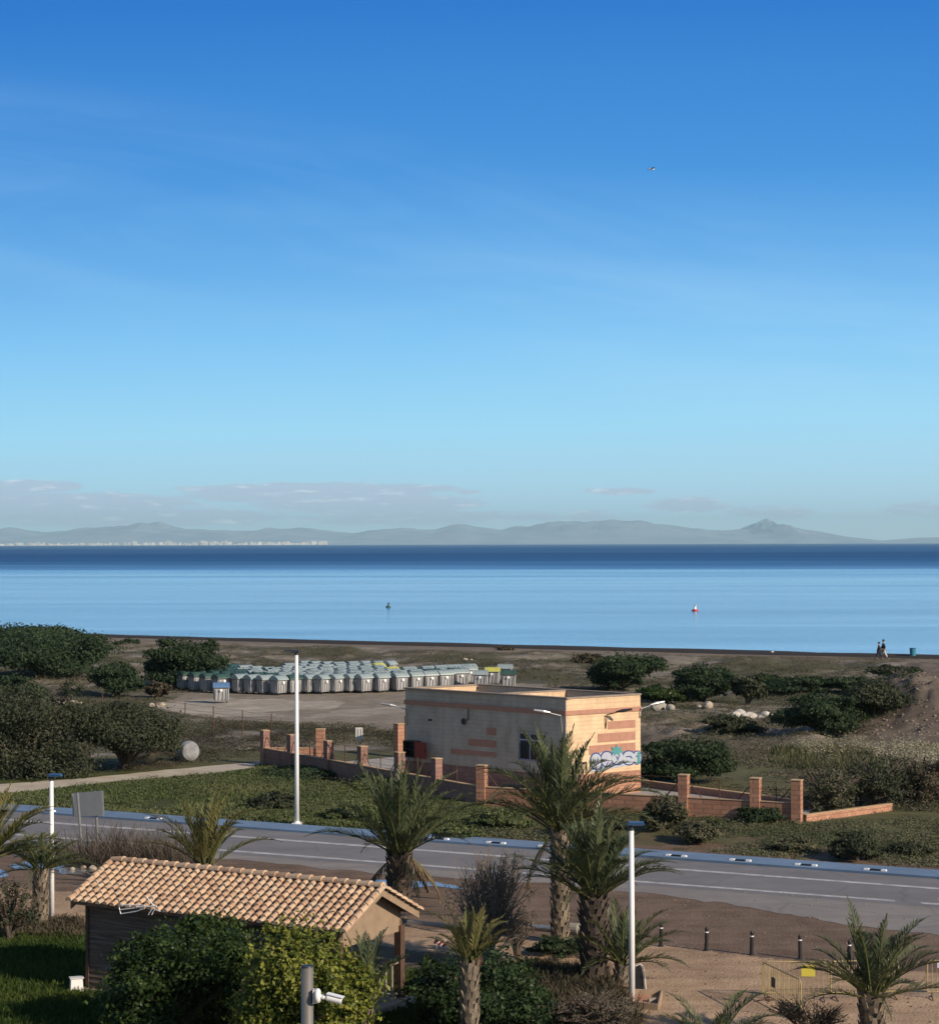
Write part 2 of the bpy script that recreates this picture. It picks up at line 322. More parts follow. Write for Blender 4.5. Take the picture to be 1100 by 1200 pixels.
def ground():
    ys = [-60, -20, 10, 30]; y = 40.0
    while y < 345: ys.append(y); y += max(.2, y*.0036)
    ys = np.array(ys); ts = np.concatenate([[-6, -2, -1, -.6, -.42, -.34], np.arange(-.29, .2901, .0014), [.34, .42, .6, 1, 2, 6]])
    Y, T = np.meshgrid(ys, ts, indexing='ij'); X = T*np.maximum(Y, 40); Z = ground_z(X, Y)
    Z[:4] = 0
    ny, nx = X.shape; V = np.stack([X, Y, Z], -1).reshape(-1, 3)
    i = np.arange(ny-1)[:, None]*nx+np.arange(nx-1)[None]; Fc = np.stack([i, i+1, i+nx+1, i+nx], -1).reshape(-1, 4)
    me = bpy.data.meshes.new('ground'); me.vertices.add(len(V)); me.vertices.foreach_set('co', V.astype(np.float32).ravel())
    me.loops.add(Fc.size); me.loops.foreach_set('vertex_index', Fc.ravel().astype(np.int32)); me.polygons.add(len(Fc)); me.polygons.foreach_set('loop_start', np.arange(0, Fc.size, 4, dtype=np.int32))
    me.polygons.foreach_set('use_smooth', np.ones(len(Fc), bool)); me.update(calc_edges=True)
    x, yy = V[:, 0], V[:, 1]; px, py = proj(x, np.maximum(yy, 1), 0*x)
    py[yy < 1] = 5000
    px = px+(fbm(x/1.2, yy/1.2, 41, 4)-.5)*22; py = py+(fbm(x/1.5, yy/2.5, 42, 4)-.5)*np.clip((py-700)/26, 1, 12)
    col = np.tile(np.array(C_['dune']), (len(V), 1))
    n1 = fbm(x/7, yy/5, 50, 5); n2 = fbm(x/1.6, yy/2.6, 51, 4)
    def paint(mask, c, k=1.0): col[mask] = col[mask]*(1-k)+np.array(C_[c])*k
    m = n1 > .5; paint(m, 'olive', .85); m = n1 < .43; paint(m, 'palesand', .3)
    paint(pip(px, py, [(-200, 900), (300, 880), (1400, 900), (1400, 1030), (-200, 1030)]), 'verge')
    paint(pip(px, py, [(-400, 925), (330, 897), (560, 945), (520, 990), (-400, 950)]), 'grassy', .9)
    paint(pip(px, py, [(560, 948), (740, 950), (945, 968), (1400, 960), (1400, 1040), (560, 990)]) & (n2 > .5), 'litter', .7)
    paint(pip(px, py, [(170, 826), (250, 806), (700, 800), (640, 830), (480, 858), (300, 846), (215, 838)]), 'yard')
    paint(pip(px, py, [(172, 826), (260, 818), (400, 822), (400, 830), (300, 834), (330, 840), (225, 838)]), 'palesand', .9)
    paint(pip(px, py, [(400, 832), (482, 826), (482, 836), (360, 842)]), 'palesand', .5)
    paint(pip(px, py, [(750, 838), (1000, 838), (1000, 872), (750, 874)]) & (n2 > .5), 'beach', .8)
    paint(pip(px, py, [(750, 866), (900, 858), (960, 866), (960, 880), (750, 885)]), 'rubble', .5)
    paint(pip(px, py, [(60, 790), (100, 790), (105, 822), (60, 826)]), 'rubble', .8)
    paint(pip(px, py, [(1030, 780), (1300, 770), (1300, 880), (1000, 878)]), 'rubble', .85)
    paint((shore_d(x, yy) > -9), 'beach', .9)
    paint((shore_d(x, yy) > -25) & (px < 260) & (n1 > .35), 'beach', .8)
    paint(py > 990, 'dirt')
    bl = [(-400, 1030), (0, 1039), (95, 1044), (300, 1062), (480, 1083), (590, 1096), (690, 1104), (770, 1110), (900, 1121), (1100, 1139), (1500, 1165)]
    paint(pip(px, py, bl+[(1500, 1400), (-400, 1400)]), 'sand')
    paint(pip(px, py, [(-400, 1062), (0, 1068), (95, 1080), (260, 1090), (480, 1112), (640, 1135), (640, 1400), (-400, 1400)]), 'litter', 1)
    paint(pip(px, py, [(-400, 1095), (0, 1098), (100, 1105), (100, 1400), (-400, 1400)]), 'turf')
    paint(pip(px, py, [(440, 1130), (630, 1150), (660, 1500), (90, 1500), (90, 1180)]), 'turf', .9)
    paint(pip(px, py, [(610, 1122), (690, 1132), (720, 1160), (745, 1190), (745, 1400), (600, 1400)]), 'litter', .9)
    paint(pip(px, py, [(-400, 2200), (1500, 2200), (1500, 9000), (-400, 9000)]), 'turf', .7)
    paint(pip(px, py, [(70, 1003), (150, 1003), (150, 1024), (60, 1024)]), 'litter', .8)
    col *= (.8+.4*n2)[:, None]
    a = me.attributes.new('zone', 'FLOAT_COLOR', 'POINT'); a.data.foreach_set('color', np.concatenate([col, np.ones((len(V), 1))], 1).astype(np.float32).ravel())
    m, nt, p = newmat('ground'); L = nt.links.new; at = N(nt, 'ShaderNodeAttribute', attribute_name='zone'); co = coord(nt)
    n = noise(nt, .8, 8, co, .7); f = ramp(nt, n, .3, .7); n3 = ramp(nt, noise(nt, 7, 5, co, .7), .35, .7)
    mp = N(nt, 'ShaderNodeMapping'); mp.inputs['Scale'].default_value = (.22, 1.6, 1); mp.inputs['Rotation'].default_value = (0, 0, R(-18)); L(co, mp.inputs[0])
    tr = ramp(nt, noise(nt, .9, 5, mp.outputs[0], .6), .35, .68)
    c = mixc(nt, f, mixc(nt, 1., at.outputs['Color'], (.7, .68, .66), 'MULTIPLY'), mixc(nt, 1., at.outputs['Color'], (1.2, 1.2, 1.18), 'MULTIPLY'))
    c = mixc(nt, tr, mixc(nt, 1., c, (.78, .76, .74), 'MULTIPLY'), c); c = mixc(nt, n3, mixc(nt, 1., c, (.8, .8, .8), 'MULTIPLY'), c)
    L(c, p.inputs['Base Color']); p.inputs['Roughness'].default_value = .95; p.inputs['Specular IOR Level'].default_value = .15
    ad = N(nt, 'ShaderNodeMath', operation='ADD'); L(n, ad.inputs[0]); L(noise(nt, 12, 4, co), ad.inputs[1]); bump(nt, p, ad.outputs[0], .5, .09)
    me.materials.append(m); o = bpy.data.objects.new('ground', me); COL.objects.link(o); tag(o, kind='structure')
ground()

# ---------- sea
def sea():
    ys = np.geomspace(180, 30000, 90); ts = np.linspace(-1.6, 1.6, 41); Y, T = np.meshgrid(ys, ts, indexing='ij'); X = T*Y
    ny, nx = X.shape; mb = MB(); mb.v = [(float(a), float(b), -.55) for a, b in zip(X.ravel(), Y.ravel())]
    mb.f = [(i*nx+j, i*nx+j+1, (i+1)*nx+j+1, (i+1)*nx+j) for i in range(ny-1) for j in range(nx-1)]; mb.m = [0]*len(mb.f)
    m, nt, p = newmat('sea_water'); L = nt.links.new; co = coord(nt); sx = N(nt, 'ShaderNodeSeparateXYZ'); L(co, sx.inputs[0])
    def mp(s): n = N(nt, 'ShaderNodeMapping'); n.inputs['Scale'].default_value = s; L(co, n.inputs[0]); return n.outputs[0]
    warp = noise(nt, 1, 4, mp((.0012, .006, 1))); w2 = N(nt, 'ShaderNodeMath', operation='MULTIPLY_ADD'); L(warp, w2.inputs[0]); w2.inputs[1].default_value = 900; L(sx.outputs[1], w2.inputs[2])
    far = ramp(nt, w2.outputs[0], 1120, 1950)                  # wind-ruffled water beyond the calm bay
    streak = ramp(nt, noise(nt, 1, 6, mp((.004, .03, 1)), .68), .38, .62)
    c = mixc(nt, streak, (.03, .14, .32), (.19, .4, .66)); c = mixc(nt, far, c, mixc(nt, ramp(nt, noise(nt, 1, 4, mp((.0006, .0022, 1)), .6), .4, .6), (.006, .055, .17), (.02, .095, .235)))
    L(c, p.inputs['Base Color']); p.inputs['IOR'].default_value = 1.33
    rg = N(nt, 'ShaderNodeMapRange'); L(far, rg.inputs[0]); rg.inputs[3].default_value = .14; rg.inputs[4].default_value = .5; L(rg.outputs[0], p.inputs['Roughness'])
    sp = N(nt, 'ShaderNodeMapRange'); L(far, sp.inputs[0]); sp.inputs[3].default_value = .8; sp.inputs[4].default_value = .12; L(sp.outputs[0], p.inputs['Specular IOR Level'])
    h = N(nt, 'ShaderNodeMath', operation='ADD'); L(noise(nt, 1, 6, mp((.1, .3, 1)), .75), h.inputs[0]); L(noise(nt, 1, 3, mp((.02, .09, 1)), .6), h.inputs[1])
    bs_ = N(nt, 'ShaderNodeMapRange'); L(far, bs_.inputs[0]); bs_.inputs[3].default_value = .17; bs_.inputs[4].default_value = .35
    bump(nt, p, h.outputs[0], .35, .5); L(bs_.outputs[0], [n for n in nt.nodes if n.type == 'BUMP'][0].inputs['Strength'])
    o = mb.build('sea', m); tag(o, kind='structure')
sea()
# seaweed bank along the waterline
def bank():
    mb = MB(); n = 260; Ls = (S1-S0).length; prof = [(-2.6, 0), (-1.6, .2), (-.6, .3), (.3, .28), (1.2, 0), (1.6, -.3)]; rows = []
    for i in range(n):
        t = -1.0+3.2*i/n; b = S0+sd*(Ls*t); w = .8+.5*float(fbm(i/5, 0, 77)); wo = (float(fbm(i/9., 3, 78))-.5)*1.5
        rows.append([(b.x+sn.x*(a*w+wo), b.y+sn.y*(a*w+wo), h*w*1.1-.03 if h > 0 else h-.05) for a, h in prof])
    for r in rows: mb.v += r
    k = len(prof); mb.f = [(i*k+j, (i+1)*k+j, (i+1)*k+j+1, i*k+j+1) for i in range(n-1) for j in range(k-1)]; mb.m = [0]*len(mb.f)
    tag(mb.build('seaweed_bank', M['weed'], smooth=True), kind='structure')
bank()

def foam():
    mb = MB(); n = 900; Ls = (S1-S0).length; prev = None
    for k, (dd, ww, sdv) in enumerate(((8.5, 1.6, 5), (12.5, .8, 9))):
        rows = []
        for i in range(n):
            t = -.6+2.2*i/n; b = S0+sd*(Ls*t); q = float(fbm(i/11., sdv, 79, 4)); w = max(0, (q-.4)*4)*ww; o = (float(fbm(i/40., sdv, 80))-.5)*7; rows.append((b+sn*(dd+o), b+sn*(dd+o+w), w))
        for a, c in zip(rows, rows[1:]):
            if a[2] > .05 and c[2] > .05: mb.add([(p.x, p.y, -.54+.004*k) for p in (a[0], c[0], c[1], a[1])], [(0, 1, 2, 3)])
    tag(mb.build('surf_foam', simple('foam', (.75, .78, .8), .7, .1)), kind='structure')
foam()

# ---------- roads (sheets a few mm above each other), edges follow the photographed lines
def L_(a, b): return lambda x: a+b*x
e_top = L_(941, .0712); e_blue = L_(948, .0722); e_far = L_(959.5, .0744); e_near = L_(976.5, .0755)
def strip(name, f0, f1, z, mat, x0=-700, x1=1800, n=40, kind='structure', thick=0):
    mb = MB(); top = [G(x0+(x1-x0)*i/n, f0(x0+(x1-x0)*i/n), z) for i in range(n+1)]; bot = [G(x0+(x1-x0)*i/n, f1(x0+(x1-x0)*i/n), z) for i in range(n+1)]
    mb.add([*top, *bot], [(n+1+i, n+2+i, i+1, i) for i in range(n)])
    if thick:
        lo = [Vector((p.x, p.y, 0)) for p in bot]; mb.add([*bot, *lo], [(n+1+i, n+2+i, i+1, i) for i in range(n)])
        lo = [Vector((p.x, p.y, 0)) for p in top]; mb.add([*lo, *top], [(n+1+i, n+2+i, i+1, i) for i in range(n)])
    return tag(mb.build(name, mat), kind=kind)
def asphalt(name, c, s=1.0):
    m, nt, p = newmat(name); L = nt.links.new; co = coord(nt); mp = N(nt, 'ShaderNodeMapping'); mp.inputs['Scale'].default_value = (.05, .8, 1); mp.inputs['Rotation'].default_value = (0, 0, R(26.6)); L(co, mp.inputs[0])
    f = ramp(nt, noise(nt, 1, 5, mp.outputs[0]), .3, .7); g = ramp(nt, noise(nt, .35, 8, co, .75), .42, .6); w_ = ramp(nt, noise(nt, 30, 4, co, .7), .3, .75)
    cc = mixc(nt, f, c, tuple(x*1.25 for x in c)); cc = mixc(nt, g, mixc(nt, 1., cc, (.84, .84, .84), 'MULTIPLY'), cc); vo = N(nt, 'ShaderNodeTexVoronoi', feature='DISTANCE_TO_EDGE', i_Scale=.28); dn = N(nt, 'ShaderNodeTexNoise', i_Scale=1.2, i_Detail=6); L(co, dn.inputs['Vector']); vm = mixc(nt, .35, co, dn.outputs['Color'], 'ADD'); L(vm, vo.inputs['Vector']); cc = mixc(nt, ramp(nt, vo.outputs['Distance'], .004, .016), mixc(nt, 1., cc, (.84, .84, .84), 'MULTIPLY'), cc); cc = mixc(nt, w_, mixc(nt, 1., cc, (.85, .85, .85), 'MULTIPLY'), cc); L(cc, p.inputs['Base Color']); p.inputs['Roughness'].default_value = .85; bump(nt, p, noise(nt, 60, 3, co), .3, .01); return m
A1 = asphalt('asphalt', (.165, .162, .165)); A2 = asphalt('old_asphalt', (.215, .195, .18)); A3 = asphalt('blue_cycle_asphalt', (.13, .205, .315))
def edge_near(x):
    pts = [(-700, 937), (0, 991), (277, 1008), (441, 1023), (644, 1036), (740, 1045), (830, 1056), (900, 1067), (1002, 1085), (1100, 1096), (1800, 1170)]
    for (a, b), (c, d) in zip(pts, pts[1:]):
        if a <= x <= c: return b+(d-b)*(x-a)/(c-a)+(float(fbm(x/14., 0, 5))-.5)*5
strip('road', e_blue, lambda x: e_near(x)+4, .012, A1, n=200); strip('road_shoulder', lambda x: e_near(x)+3.4, edge_near, .008, A2, n=200)
strip('cycle_path', e_top, e_blue, .1, A3, thick=1)
linem = simple('road_paint', (.52, .51, .5), .7, .35, 2.5, c2=(.27, .265, .26))
strip('kerb_line', lambda x: e_blue(x)+.2, lambda x: e_blue(x)+2.2, .018, linem); strip('lane_line_far', lambda x: e_far(x)-.9, lambda x: e_far(x)+.9, .018, linem)
strip('lane_line_near', lambda x: e_near(x)-.9, lambda x: e_near(x)+.9, .018, linem, x1=1048)
for a in (1078, 1150, 1222): strip('lane_dash', lambda x: e_near(x)-.9, lambda x: e_near(x)+.9, .018, linem, x0=a, x1=a+42, n=2)
def sheet(name, pts, z, mat, kind='structure', sub=0):
    mb = MB(); P = [G(a, b, 0) for a, b in pts]
    if sub:
        Q = []
        for i in range(len(P)):
            a, b = P[i], P[(i+1) % len(P)]
            for k in range(sub):
                q = a.lerp(b, k/sub); n = Vector((float(fbm(q.x*1.3, q.y*1.3, 61))-.5, float(fbm(q.x*1.3, q.y*1.3, 62))-.5, 0)); Q.append(q+n*.7)
        P = Q
    mb.add([(p.x, p.y, z) for p in P], [tuple(range(len(P)))])
    o = mb.build(name, mat); o.data.polygons[0].flip() if o.data.polygons[0].normal.z < 0 else None
    return tag(o, kind=kind)
pathm = simple('pale_path', (.47, .42, .34), .95, .25, .8, c2=(.33, .28, .22), bs=.3)
sheet('path', [(-300, 932), (0, 919), (80, 914), (160, 906), (230, 899), (304, 893), (303, 899), (230, 908), (145, 915), (60, 925), (0, 930), (-300, 948)], .012, pathm, sub=6)
sheet('concrete_slab', [(272, 876), (288, 873), (304, 874), (303, 878), (282, 879)], .02, pathm, sub=3)
# puddles
m, nt, p = newmat('puddle_water'); p.inputs['Base Color'].default_value = (.2, .2, .19, 1); p.inputs['Roughness'].default_value = .03; p.inputs['IOR'].default_value = 1.33; p.inputs['Specular IOR Level'].default_value = .9
PUD = m
for k, pts in enumerate([[(-40, 1024), (-10, 1017), (10, 1020), (14, 1026), (-10, 1030), (-40, 1032)], [(12, 1013), (40, 1008), (62, 1009), (80, 1014), (70, 1018), (36, 1019), (18, 1018)],
            [(64, 1019), (90, 1017), (112, 1020), (100, 1024), (75, 1024)], [(402, 1034), (440, 1031), (470, 1032), (512, 1034), (534, 1039), (538, 1042), (500, 1039), (476, 1043), (440, 1039)], [(10, 1002), (24, 1000), (30, 1003), (16, 1005)]]):
    sheet('puddle', pts, .012+.001*k, PUD, sub=4)

# ---------- far coast
def mountains():
    prof = [(-1500, 622), (-600, 618), (-250, 621), (-80, 622), (0, 618), (15, 615), (30, 619), (50, 623), (80, 619), (120, 616), (160, 616), (185, 611), (210, 616), (250, 620), (300, 618), (340, 615), (380, 619), (410, 622), (440, 619), (480, 617), (510, 619), (525, 613), (545, 611), (560, 616), (585, 619), (610, 616), (640, 613), (690, 611), (740, 613), (765, 615), (800, 618), (820, 622), (850, 622), (872, 620), (885, 613), (900, 608), (912, 614), (935, 619), (955, 624), (985, 630), (1010, 634), (1040, 634.5), (1075, 631), (1110, 630), (1200, 631), (1700, 630), (2600, 626)]
    xs = np.arange(-1500, 2600, 6.0); hp = np.interp(xs, [a for a, b in prof], [637.5-b for a, b in prof]); rows = 26; y0, y1 = 33000, 43000
    mb = MB(); 
    for j in range(rows):
        t = j/(rows-1); Y = y0+(y1-y0)*t; b = np.sin(math.pi*t)**.9
        X = (xs-CX)/F*38000; nz_ = fbm(X/1500, np.full_like(X, Y/1500), 90, 5)
        Hh = hp/F*38000; z = Hh*b*(.62+.85*(nz_-.28)+.3*(fbm(X/420, np.full_like(X, Y/500), 93, 3)-.5))*(1 if t < .5 else 1)-8*(1-b)
        if abs(t-.52) < .03: z = Hh*(.97+.34*(fbm(X/420, X*0, 91, 4)-.5))
        mb.v += [(float(a), float(Y), float(c)) for a, c in zip(X, z)]
    n = len(xs); mb.f = [(j*n+i, j*n+i+1, (j+1)*n+i+1, (j+1)*n+i) for j in range(rows-1) for i in range(n-1)]; mb.m = [0]*len(mb.f)
    mt, nt, p = newmat('far_rock_haze_tint'); nt.links.new(mixc(nt, ramp(nt, noise(nt, .0012, 6, coord(nt)), .4, .65), (.17, .23, .33), (.3, .34, .42)), p.inputs['Base Color']); p.inputs['Roughness'].default_value = 1  # blue of the distant haze mixed into the rock's base colour
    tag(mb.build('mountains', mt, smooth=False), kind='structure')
    rr = random.Random(4); mb = MB()
    for i in range(420):
        px = rr.uniform(-260, 384); k = .25+.75*float(fbm(px/22., 5, 12)); Y = rr.uniform(30300, 32000); w = rr.uniform(14, 60); h = rr.uniform(14, 66)*k*(1.3 if 90 < px < 384 else 1.0)
        mb.box(((px-CX)/F*Y, Y, h/2-1), (w, 20, h+2), rr.uniform(-.3, .3))
    for i in range(60):
        px = -260+645*i/60; Y = 31800; mb.box(((px-CX)/F*Y, Y, 4), (180, 60, 10))
    mt, nt, p = newmat('far_town_walls'); g = N(nt, 'ShaderNodeNewGeometry'); nt.links.new(mixc(nt, g.outputs['Random Per Island'], (.9, .86, .8), (.6, .52, .45)), p.inputs['Base Color'])
    o = mb.build('distant_town', mt); tag(o, 'pale strip of tiny white blocks of a town across the bay under the left mountains', 'town', kind='stuff')
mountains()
# air over the bay
mb = MB(); mb.box((0, 21700, 278), (70000, 44600, 566)); hz = mb.build('haze', None); hz.data.materials.clear()
mt = bpy.data.materials.new('haze_air'); mt.use_nodes = True; nt = mt.node_tree; nt.nodes.clear(); v = N(nt, 'ShaderNodeVolumePrincipled'); v.inputs['Color'].default_value = (.56, .86, 1, 1); v.inputs['Density'].default_value = 3.3e-5; v.inputs['Anisotropy'].default_value = 0
out = N(nt, 'ShaderNodeOutputMaterial'); nt.links.new(v.outputs[0], out.inputs['Volume']); hz.data.materials.append(mt); tag(hz, kind='stuff')
HAZE = hz

# ================= foliage builders
def rand_dirs(n):
    v = rng.normal(size=(n, 3)); return v/np.linalg.norm(v, axis=1)[:, None]
def leaf_quads(c, size, up=.3, outw=None, aspect=.55):
    n = len(c); a = rand_dirs(n)
    if outw is not None: nrm = rand_dirs(n)+outw*.9+np.array([0, 0, up])
    else: nrm = rand_dirs(n)+np.array([0, 0, up])
    nrm /= np.linalg.norm(nrm, axis=1)[:, None]; t = np.cross(nrm, a); t /= np.linalg.norm(t, axis=1)[:, None]+1e-9; b = np.cross(nrm, t)
    s = size*(.6+.8*rng.random(n)); s = s[:, None]
    return np.stack([c-t*s, c+b*s*aspect, c+t*s, c-b*s*aspect], 1).reshape(-1, 3)
def crown_pts(blobs, n, clump=.36, fill=.25):
    """clumped points through a set of ellipsoids; returns points, outward dirs, tint"""
    w = np.array([(b[3]*b[4]*b[5])**(2/3.) for b in blobs]); w /= w.sum(); P = []; O = []; T = []
    for b, k in zip(blobs, w):
        m = max(8, int(n*k)); c0 = np.array(b[:3]); r = np.array(b[3:6]); nf = int(m*fill); ncl = max(6, int(m/28)); 
        d = rand_dirs(ncl); d[:, 2] = np.where(d[:, 2] < -.35, -d[:, 2]*.5, d[:, 2]); rr = .72+.36*rng.random(ncl)
        cc = d*rr[:, None]; ti = rng.random(ncl); idx = rng.integers(0, ncl, m-nf)
        q = cc[idx]+rng.normal(size=(m-nf, 3))*clump*.42; f = rand_dirs(nf)*(rng.random(nf)**.5*.85)[:, None]
        q = np.concatenate([q, f]); t = np.concatenate([ti[idx]+rng.normal(size=m-nf)*.12, rng.random(nf)*.3]); o = q/(np.linalg.norm(q, axis=1)[:, None]+1e-6)
        P.append(c0+q*r); O.append(o); T.append(t)
    return np.concatenate(P), np.concatenate(O), np.clip(np.concatenate(T), 0, 1)
def blob_set(w, h, k, rnd, low=.2, dep=None, rag=6):
    """a domed crown of width w and height h made of k lobes"""
    dep = dep or w; B = [(0, 0, h*.52, w*.34, dep*.34, h*.42)]
    for i in range(k):
        a = 2*math.pi*i/k+rnd.uniform(-.5, .5); r = rnd.uniform(.45, .78); zz = rnd.uniform(low, .72); s = rnd.uniform(.2, .3)
        B.append((math.cos(a)*w/2*r, math.sin(a)*dep/2*r, h*zz, w*s, dep*s, h*rnd.uniform(.2, .27)))
    for i in range(rag):
        a = rnd.uniform(0, 6.28); r = rnd.uniform(.5, 1.02); e = rnd.uniform(.15, 1.0); q = max(.0, 1-(r*.8)**2)**.5; s = rnd.uniform(.07, .15)
        B.append((math.cos(a)*w/2*r, math.sin(a)*dep/2*r, h*min(.9, e*q+.1), w*s, dep*s, h*rnd.uniform(.08, .16)))
    return B
def bush(name, loc, w, h, label, cat, mat, n=1500, leaf=.12, k=6, seed=0, group=None, low=.2, dep=None, trunk=True, barkm=None, twigs=0, leafpart='crown', sparse=False, lift=0):
    rnd = random.Random(seed); t = thing(name, loc, label, cat, group); B = blob_set(w, h-lift, k, rnd, low, dep)
    B = [(b[0], b[1], b[2]+lift, *b[3:]) for b in B]
    P, O, T = crown_pts(B, n, fill=.1 if sparse else .3); keep = P[:, 2] > .02; P, O, T = P[keep], O[keep], T[keep]
    fast_mesh(leafpart, leaf_quads(P, leaf, outw=O), 4, mat, t, np.repeat(T, 4))
    mb = MB(); r0 = min(.13, max(.04, w*.035))
    for b in B[1:]+[B[0]]:
        e = Vector(b[:3]); m1 = Vector((e.x*.25+rnd.uniform(-.1, .1)*w*.3, e.y*.25, e.z*.45)); mb.path([Vector((rnd.uniform(-1, 1)*r0, rnd.uniform(-1, 1)*r0, -.05)), m1, e], [r0, r0*.7, r0*.25], 5)
        for q in range(twigs):
            d = Vector((rnd.uniform(-1, 1)*b[3], rnd.uniform(-1, 1)*b[4], rnd.uniform(-.4, 1.2)*b[5])); s = m1.lerp(e, rnd.random()); mid = s.lerp(e+d, .5)+Vector((rnd.uniform(-.1, .1), rnd.uniform(-.1, .1), .05))*w*.3; mb.path([s, mid, e+d*1.1], [r0*.25, r0*.15, .006], 3, cap=False)
    mb.build('trunk' if h > 1.6 else 'stem', barkm or M['bark'], t)
    return t
def at(pxc, pyb, wpx, hpx, z=None):
    g = G(pxc, pyb, 0); s = F/g.y; zz = gz(g.x, g.y); return (g.x, g.y, zz-.02), wpx/s, hpx/s
def shrub(pxc, pyb, wpx, hpx, label, mat='evergreen', name='shrub', cat='shrub', dens=1.6, leafpx=2.0, dback=.0, **k):
    loc, w, h = at(pxc, pyb, wpx, hpx); sc = F/loc[1]; loc = (loc[0], loc[1]+w*.35, loc[2])
    return bush(name, loc, w, h, label, cat, LM[mat], n=int(min(34000, wpx*hpx*dens*2.6)), leaf=min(leafpx, 1.7)/sc, seed=int(pxc*7+pyb), **k)

# far and middle trees
GT = 'dark evergreen trees on the left of the dunes'
shrub(38, 800, 150, 62, 'broad dark evergreen tree standing back left between the two big clumps and the sea', name='evergreen_tree', cat='tree', group=GT, k=9)
shrub(20, 763, 175, 30, 'long dark tree clump at the far left edge closest to the sea', 'evergreen', name='evergreen_tree', cat='tree', group=GT, k=9, dens=2)
shrub(132, 818, 66, 42, 'round green bush to the left of the bin yard', 'hedge' if 0 else 'evergreen', name='round_bush', cat='bush', k=7, dens=2)
shrub(212, 808, 92, 60, 'large dark bush behind the left end of the bin rows', name='large_bush', cat='bush', k=8, dens=1.8)
shrub(20, 914, 150, 112, 'big olive-toned tree at the left edge beside the pale path', 'olive', name='spreading_tree', cat='tree', group=GT, k=10, dens=1.1, leafpx=3.2, lift=0, low=.1, twigs=3)
shrub(140, 906, 132, 86, 'wide low tree with a dark hollow under its crown beside the pale path', 'olive', name='spreading_tree', cat='tree', group=GT, k=10, dens=1.3, leafpx=3, lift=.25, low=.14, twigs=3)
shrub(10, 840, 70, 50, 'small dark tree peeping between the two big trees at the left edge', name='evergreen_tree', cat='tree', group=GT, k=6)
GB = 'bushes on the dunes'
for a in [(140, 758, 14, 6, 'tiny dark bush alone on the pale beach, left of its twin'), (152, 757, 20, 9, 'small dark bush alone on the pale beach, right of its twin'),
          (730, 811, 88, 44, 'wide dark bush behind the cream building roof'), (824, 824, 70, 46, 'round dark green bush right of the building beside the boulders'),
          (182, 818, 30, 20, 'low brown bush at the left corner of the bin yard', 'dull'), (878, 826, 40, 34, 'small irregular bush left of the green hedge line', 'olive'),
          (935, 812, 80, 20, 'long low green hedge on the dunes, left part'), (1000, 812, 70, 18, 'long low green hedge on the dunes, right part'), (900, 808, 40, 22, 'small green bush at the left end of the hedge line'),
          (965, 866, 92, 50, 'dark dense bush left of the rubble mound'), (1030, 862, 76, 48, 'dark olive bush right against the foot of the rubble mound', 'olive'),
          (770, 826, 60, 20, 'low bright green bush just right of the building roof', 'hedge'), (690, 778, 44, 12, 'low brown scrub behind the wide dark bush', 'dull'),
          (806, 921, 100, 54, 'big soft bush behind the low brick wall right of the building', 'evergreen'), (592, 762, 22, 4, 'flat dark scrub patch far behind the bins', 'dull'),
          (860, 860, 60, 24, 'low grey scrub in front of the white rubble', 'olive'), (1050, 800, 60, 18, 'small green scrub left of the mound top', 'olive')]:
    shrub(*a[:5], a[5] if len(a) > 5 else 'evergreen', name='dune_bush', cat='bush', group=GB, dens=2.0, leafpx=2.3, dep=None)
for a in ((975, 952, 70, 50, 'thin wispy bush with pale stems just behind the right end column', 'scrub'), (1030, 948, 80, 58, 'thin wispy bush with pale stems behind the end of the low return wall', 'olive'), (1085, 946, 70, 60, 'bare brown bush at the right edge beyond the low return wall', 'dull')):
    shrub(*a, name='wispy_bush', cat='bush', group='wispy bushes behind the return wall', dens=.55, leafpx=1.7, sparse=True, twigs=22, low=.15, k=11, barkm=M['paletwig'])
GV = 'shrubs on the road verge'
for a in [(1006, 1011, 56, 34, 'rounded dark shrub right at the cycle path near the right edge', 'olive'), (778, 976, 52, 44, 'leafy green shrub in front of the brick wall, right of the palms', 'scrub'), (820, 990, 60, 26, 'grey green shrub between the palms and the cycle path', 'scrub'),
          (897, 966, 50, 20, 'low dark shrub touching the right brick wall', 'evergreen'), (1068, 1004, 60, 16, 'low olive shrub at the right edge of the verge', 'olive'), (590, 972, 70, 24, 'low green shrub in front of the brick corner column', 'verge'),
          (690, 985, 80, 26, 'olive shrub in front of the wall behind the tall palm', 'olive'), (410, 962, 60, 20, 'low green shrub left of the nearer palm on the verge', 'verge'), (320, 950, 60, 20, 'low dark shrub left of the tall lamp post', 'olive'),
          (540, 984, 50, 16, 'flat olive shrub on the verge right of the roadside palm', 'verge'), (930, 1000, 60, 14, 'flat grey shrub on the verge below the brick corner', 'scrub'), (370, 912, 120, 12, 'long low green shrub at the foot of the left brick wall', 'evergreen'), (440, 926, 60, 16, 'bright green shrub at the foot of the left brick wall, nearer the palm', 'verge')]:
    shrub(*a[:6], name='verge_shrub', cat='shrub', group=GV, dens=2.0, leafpx=2.6)

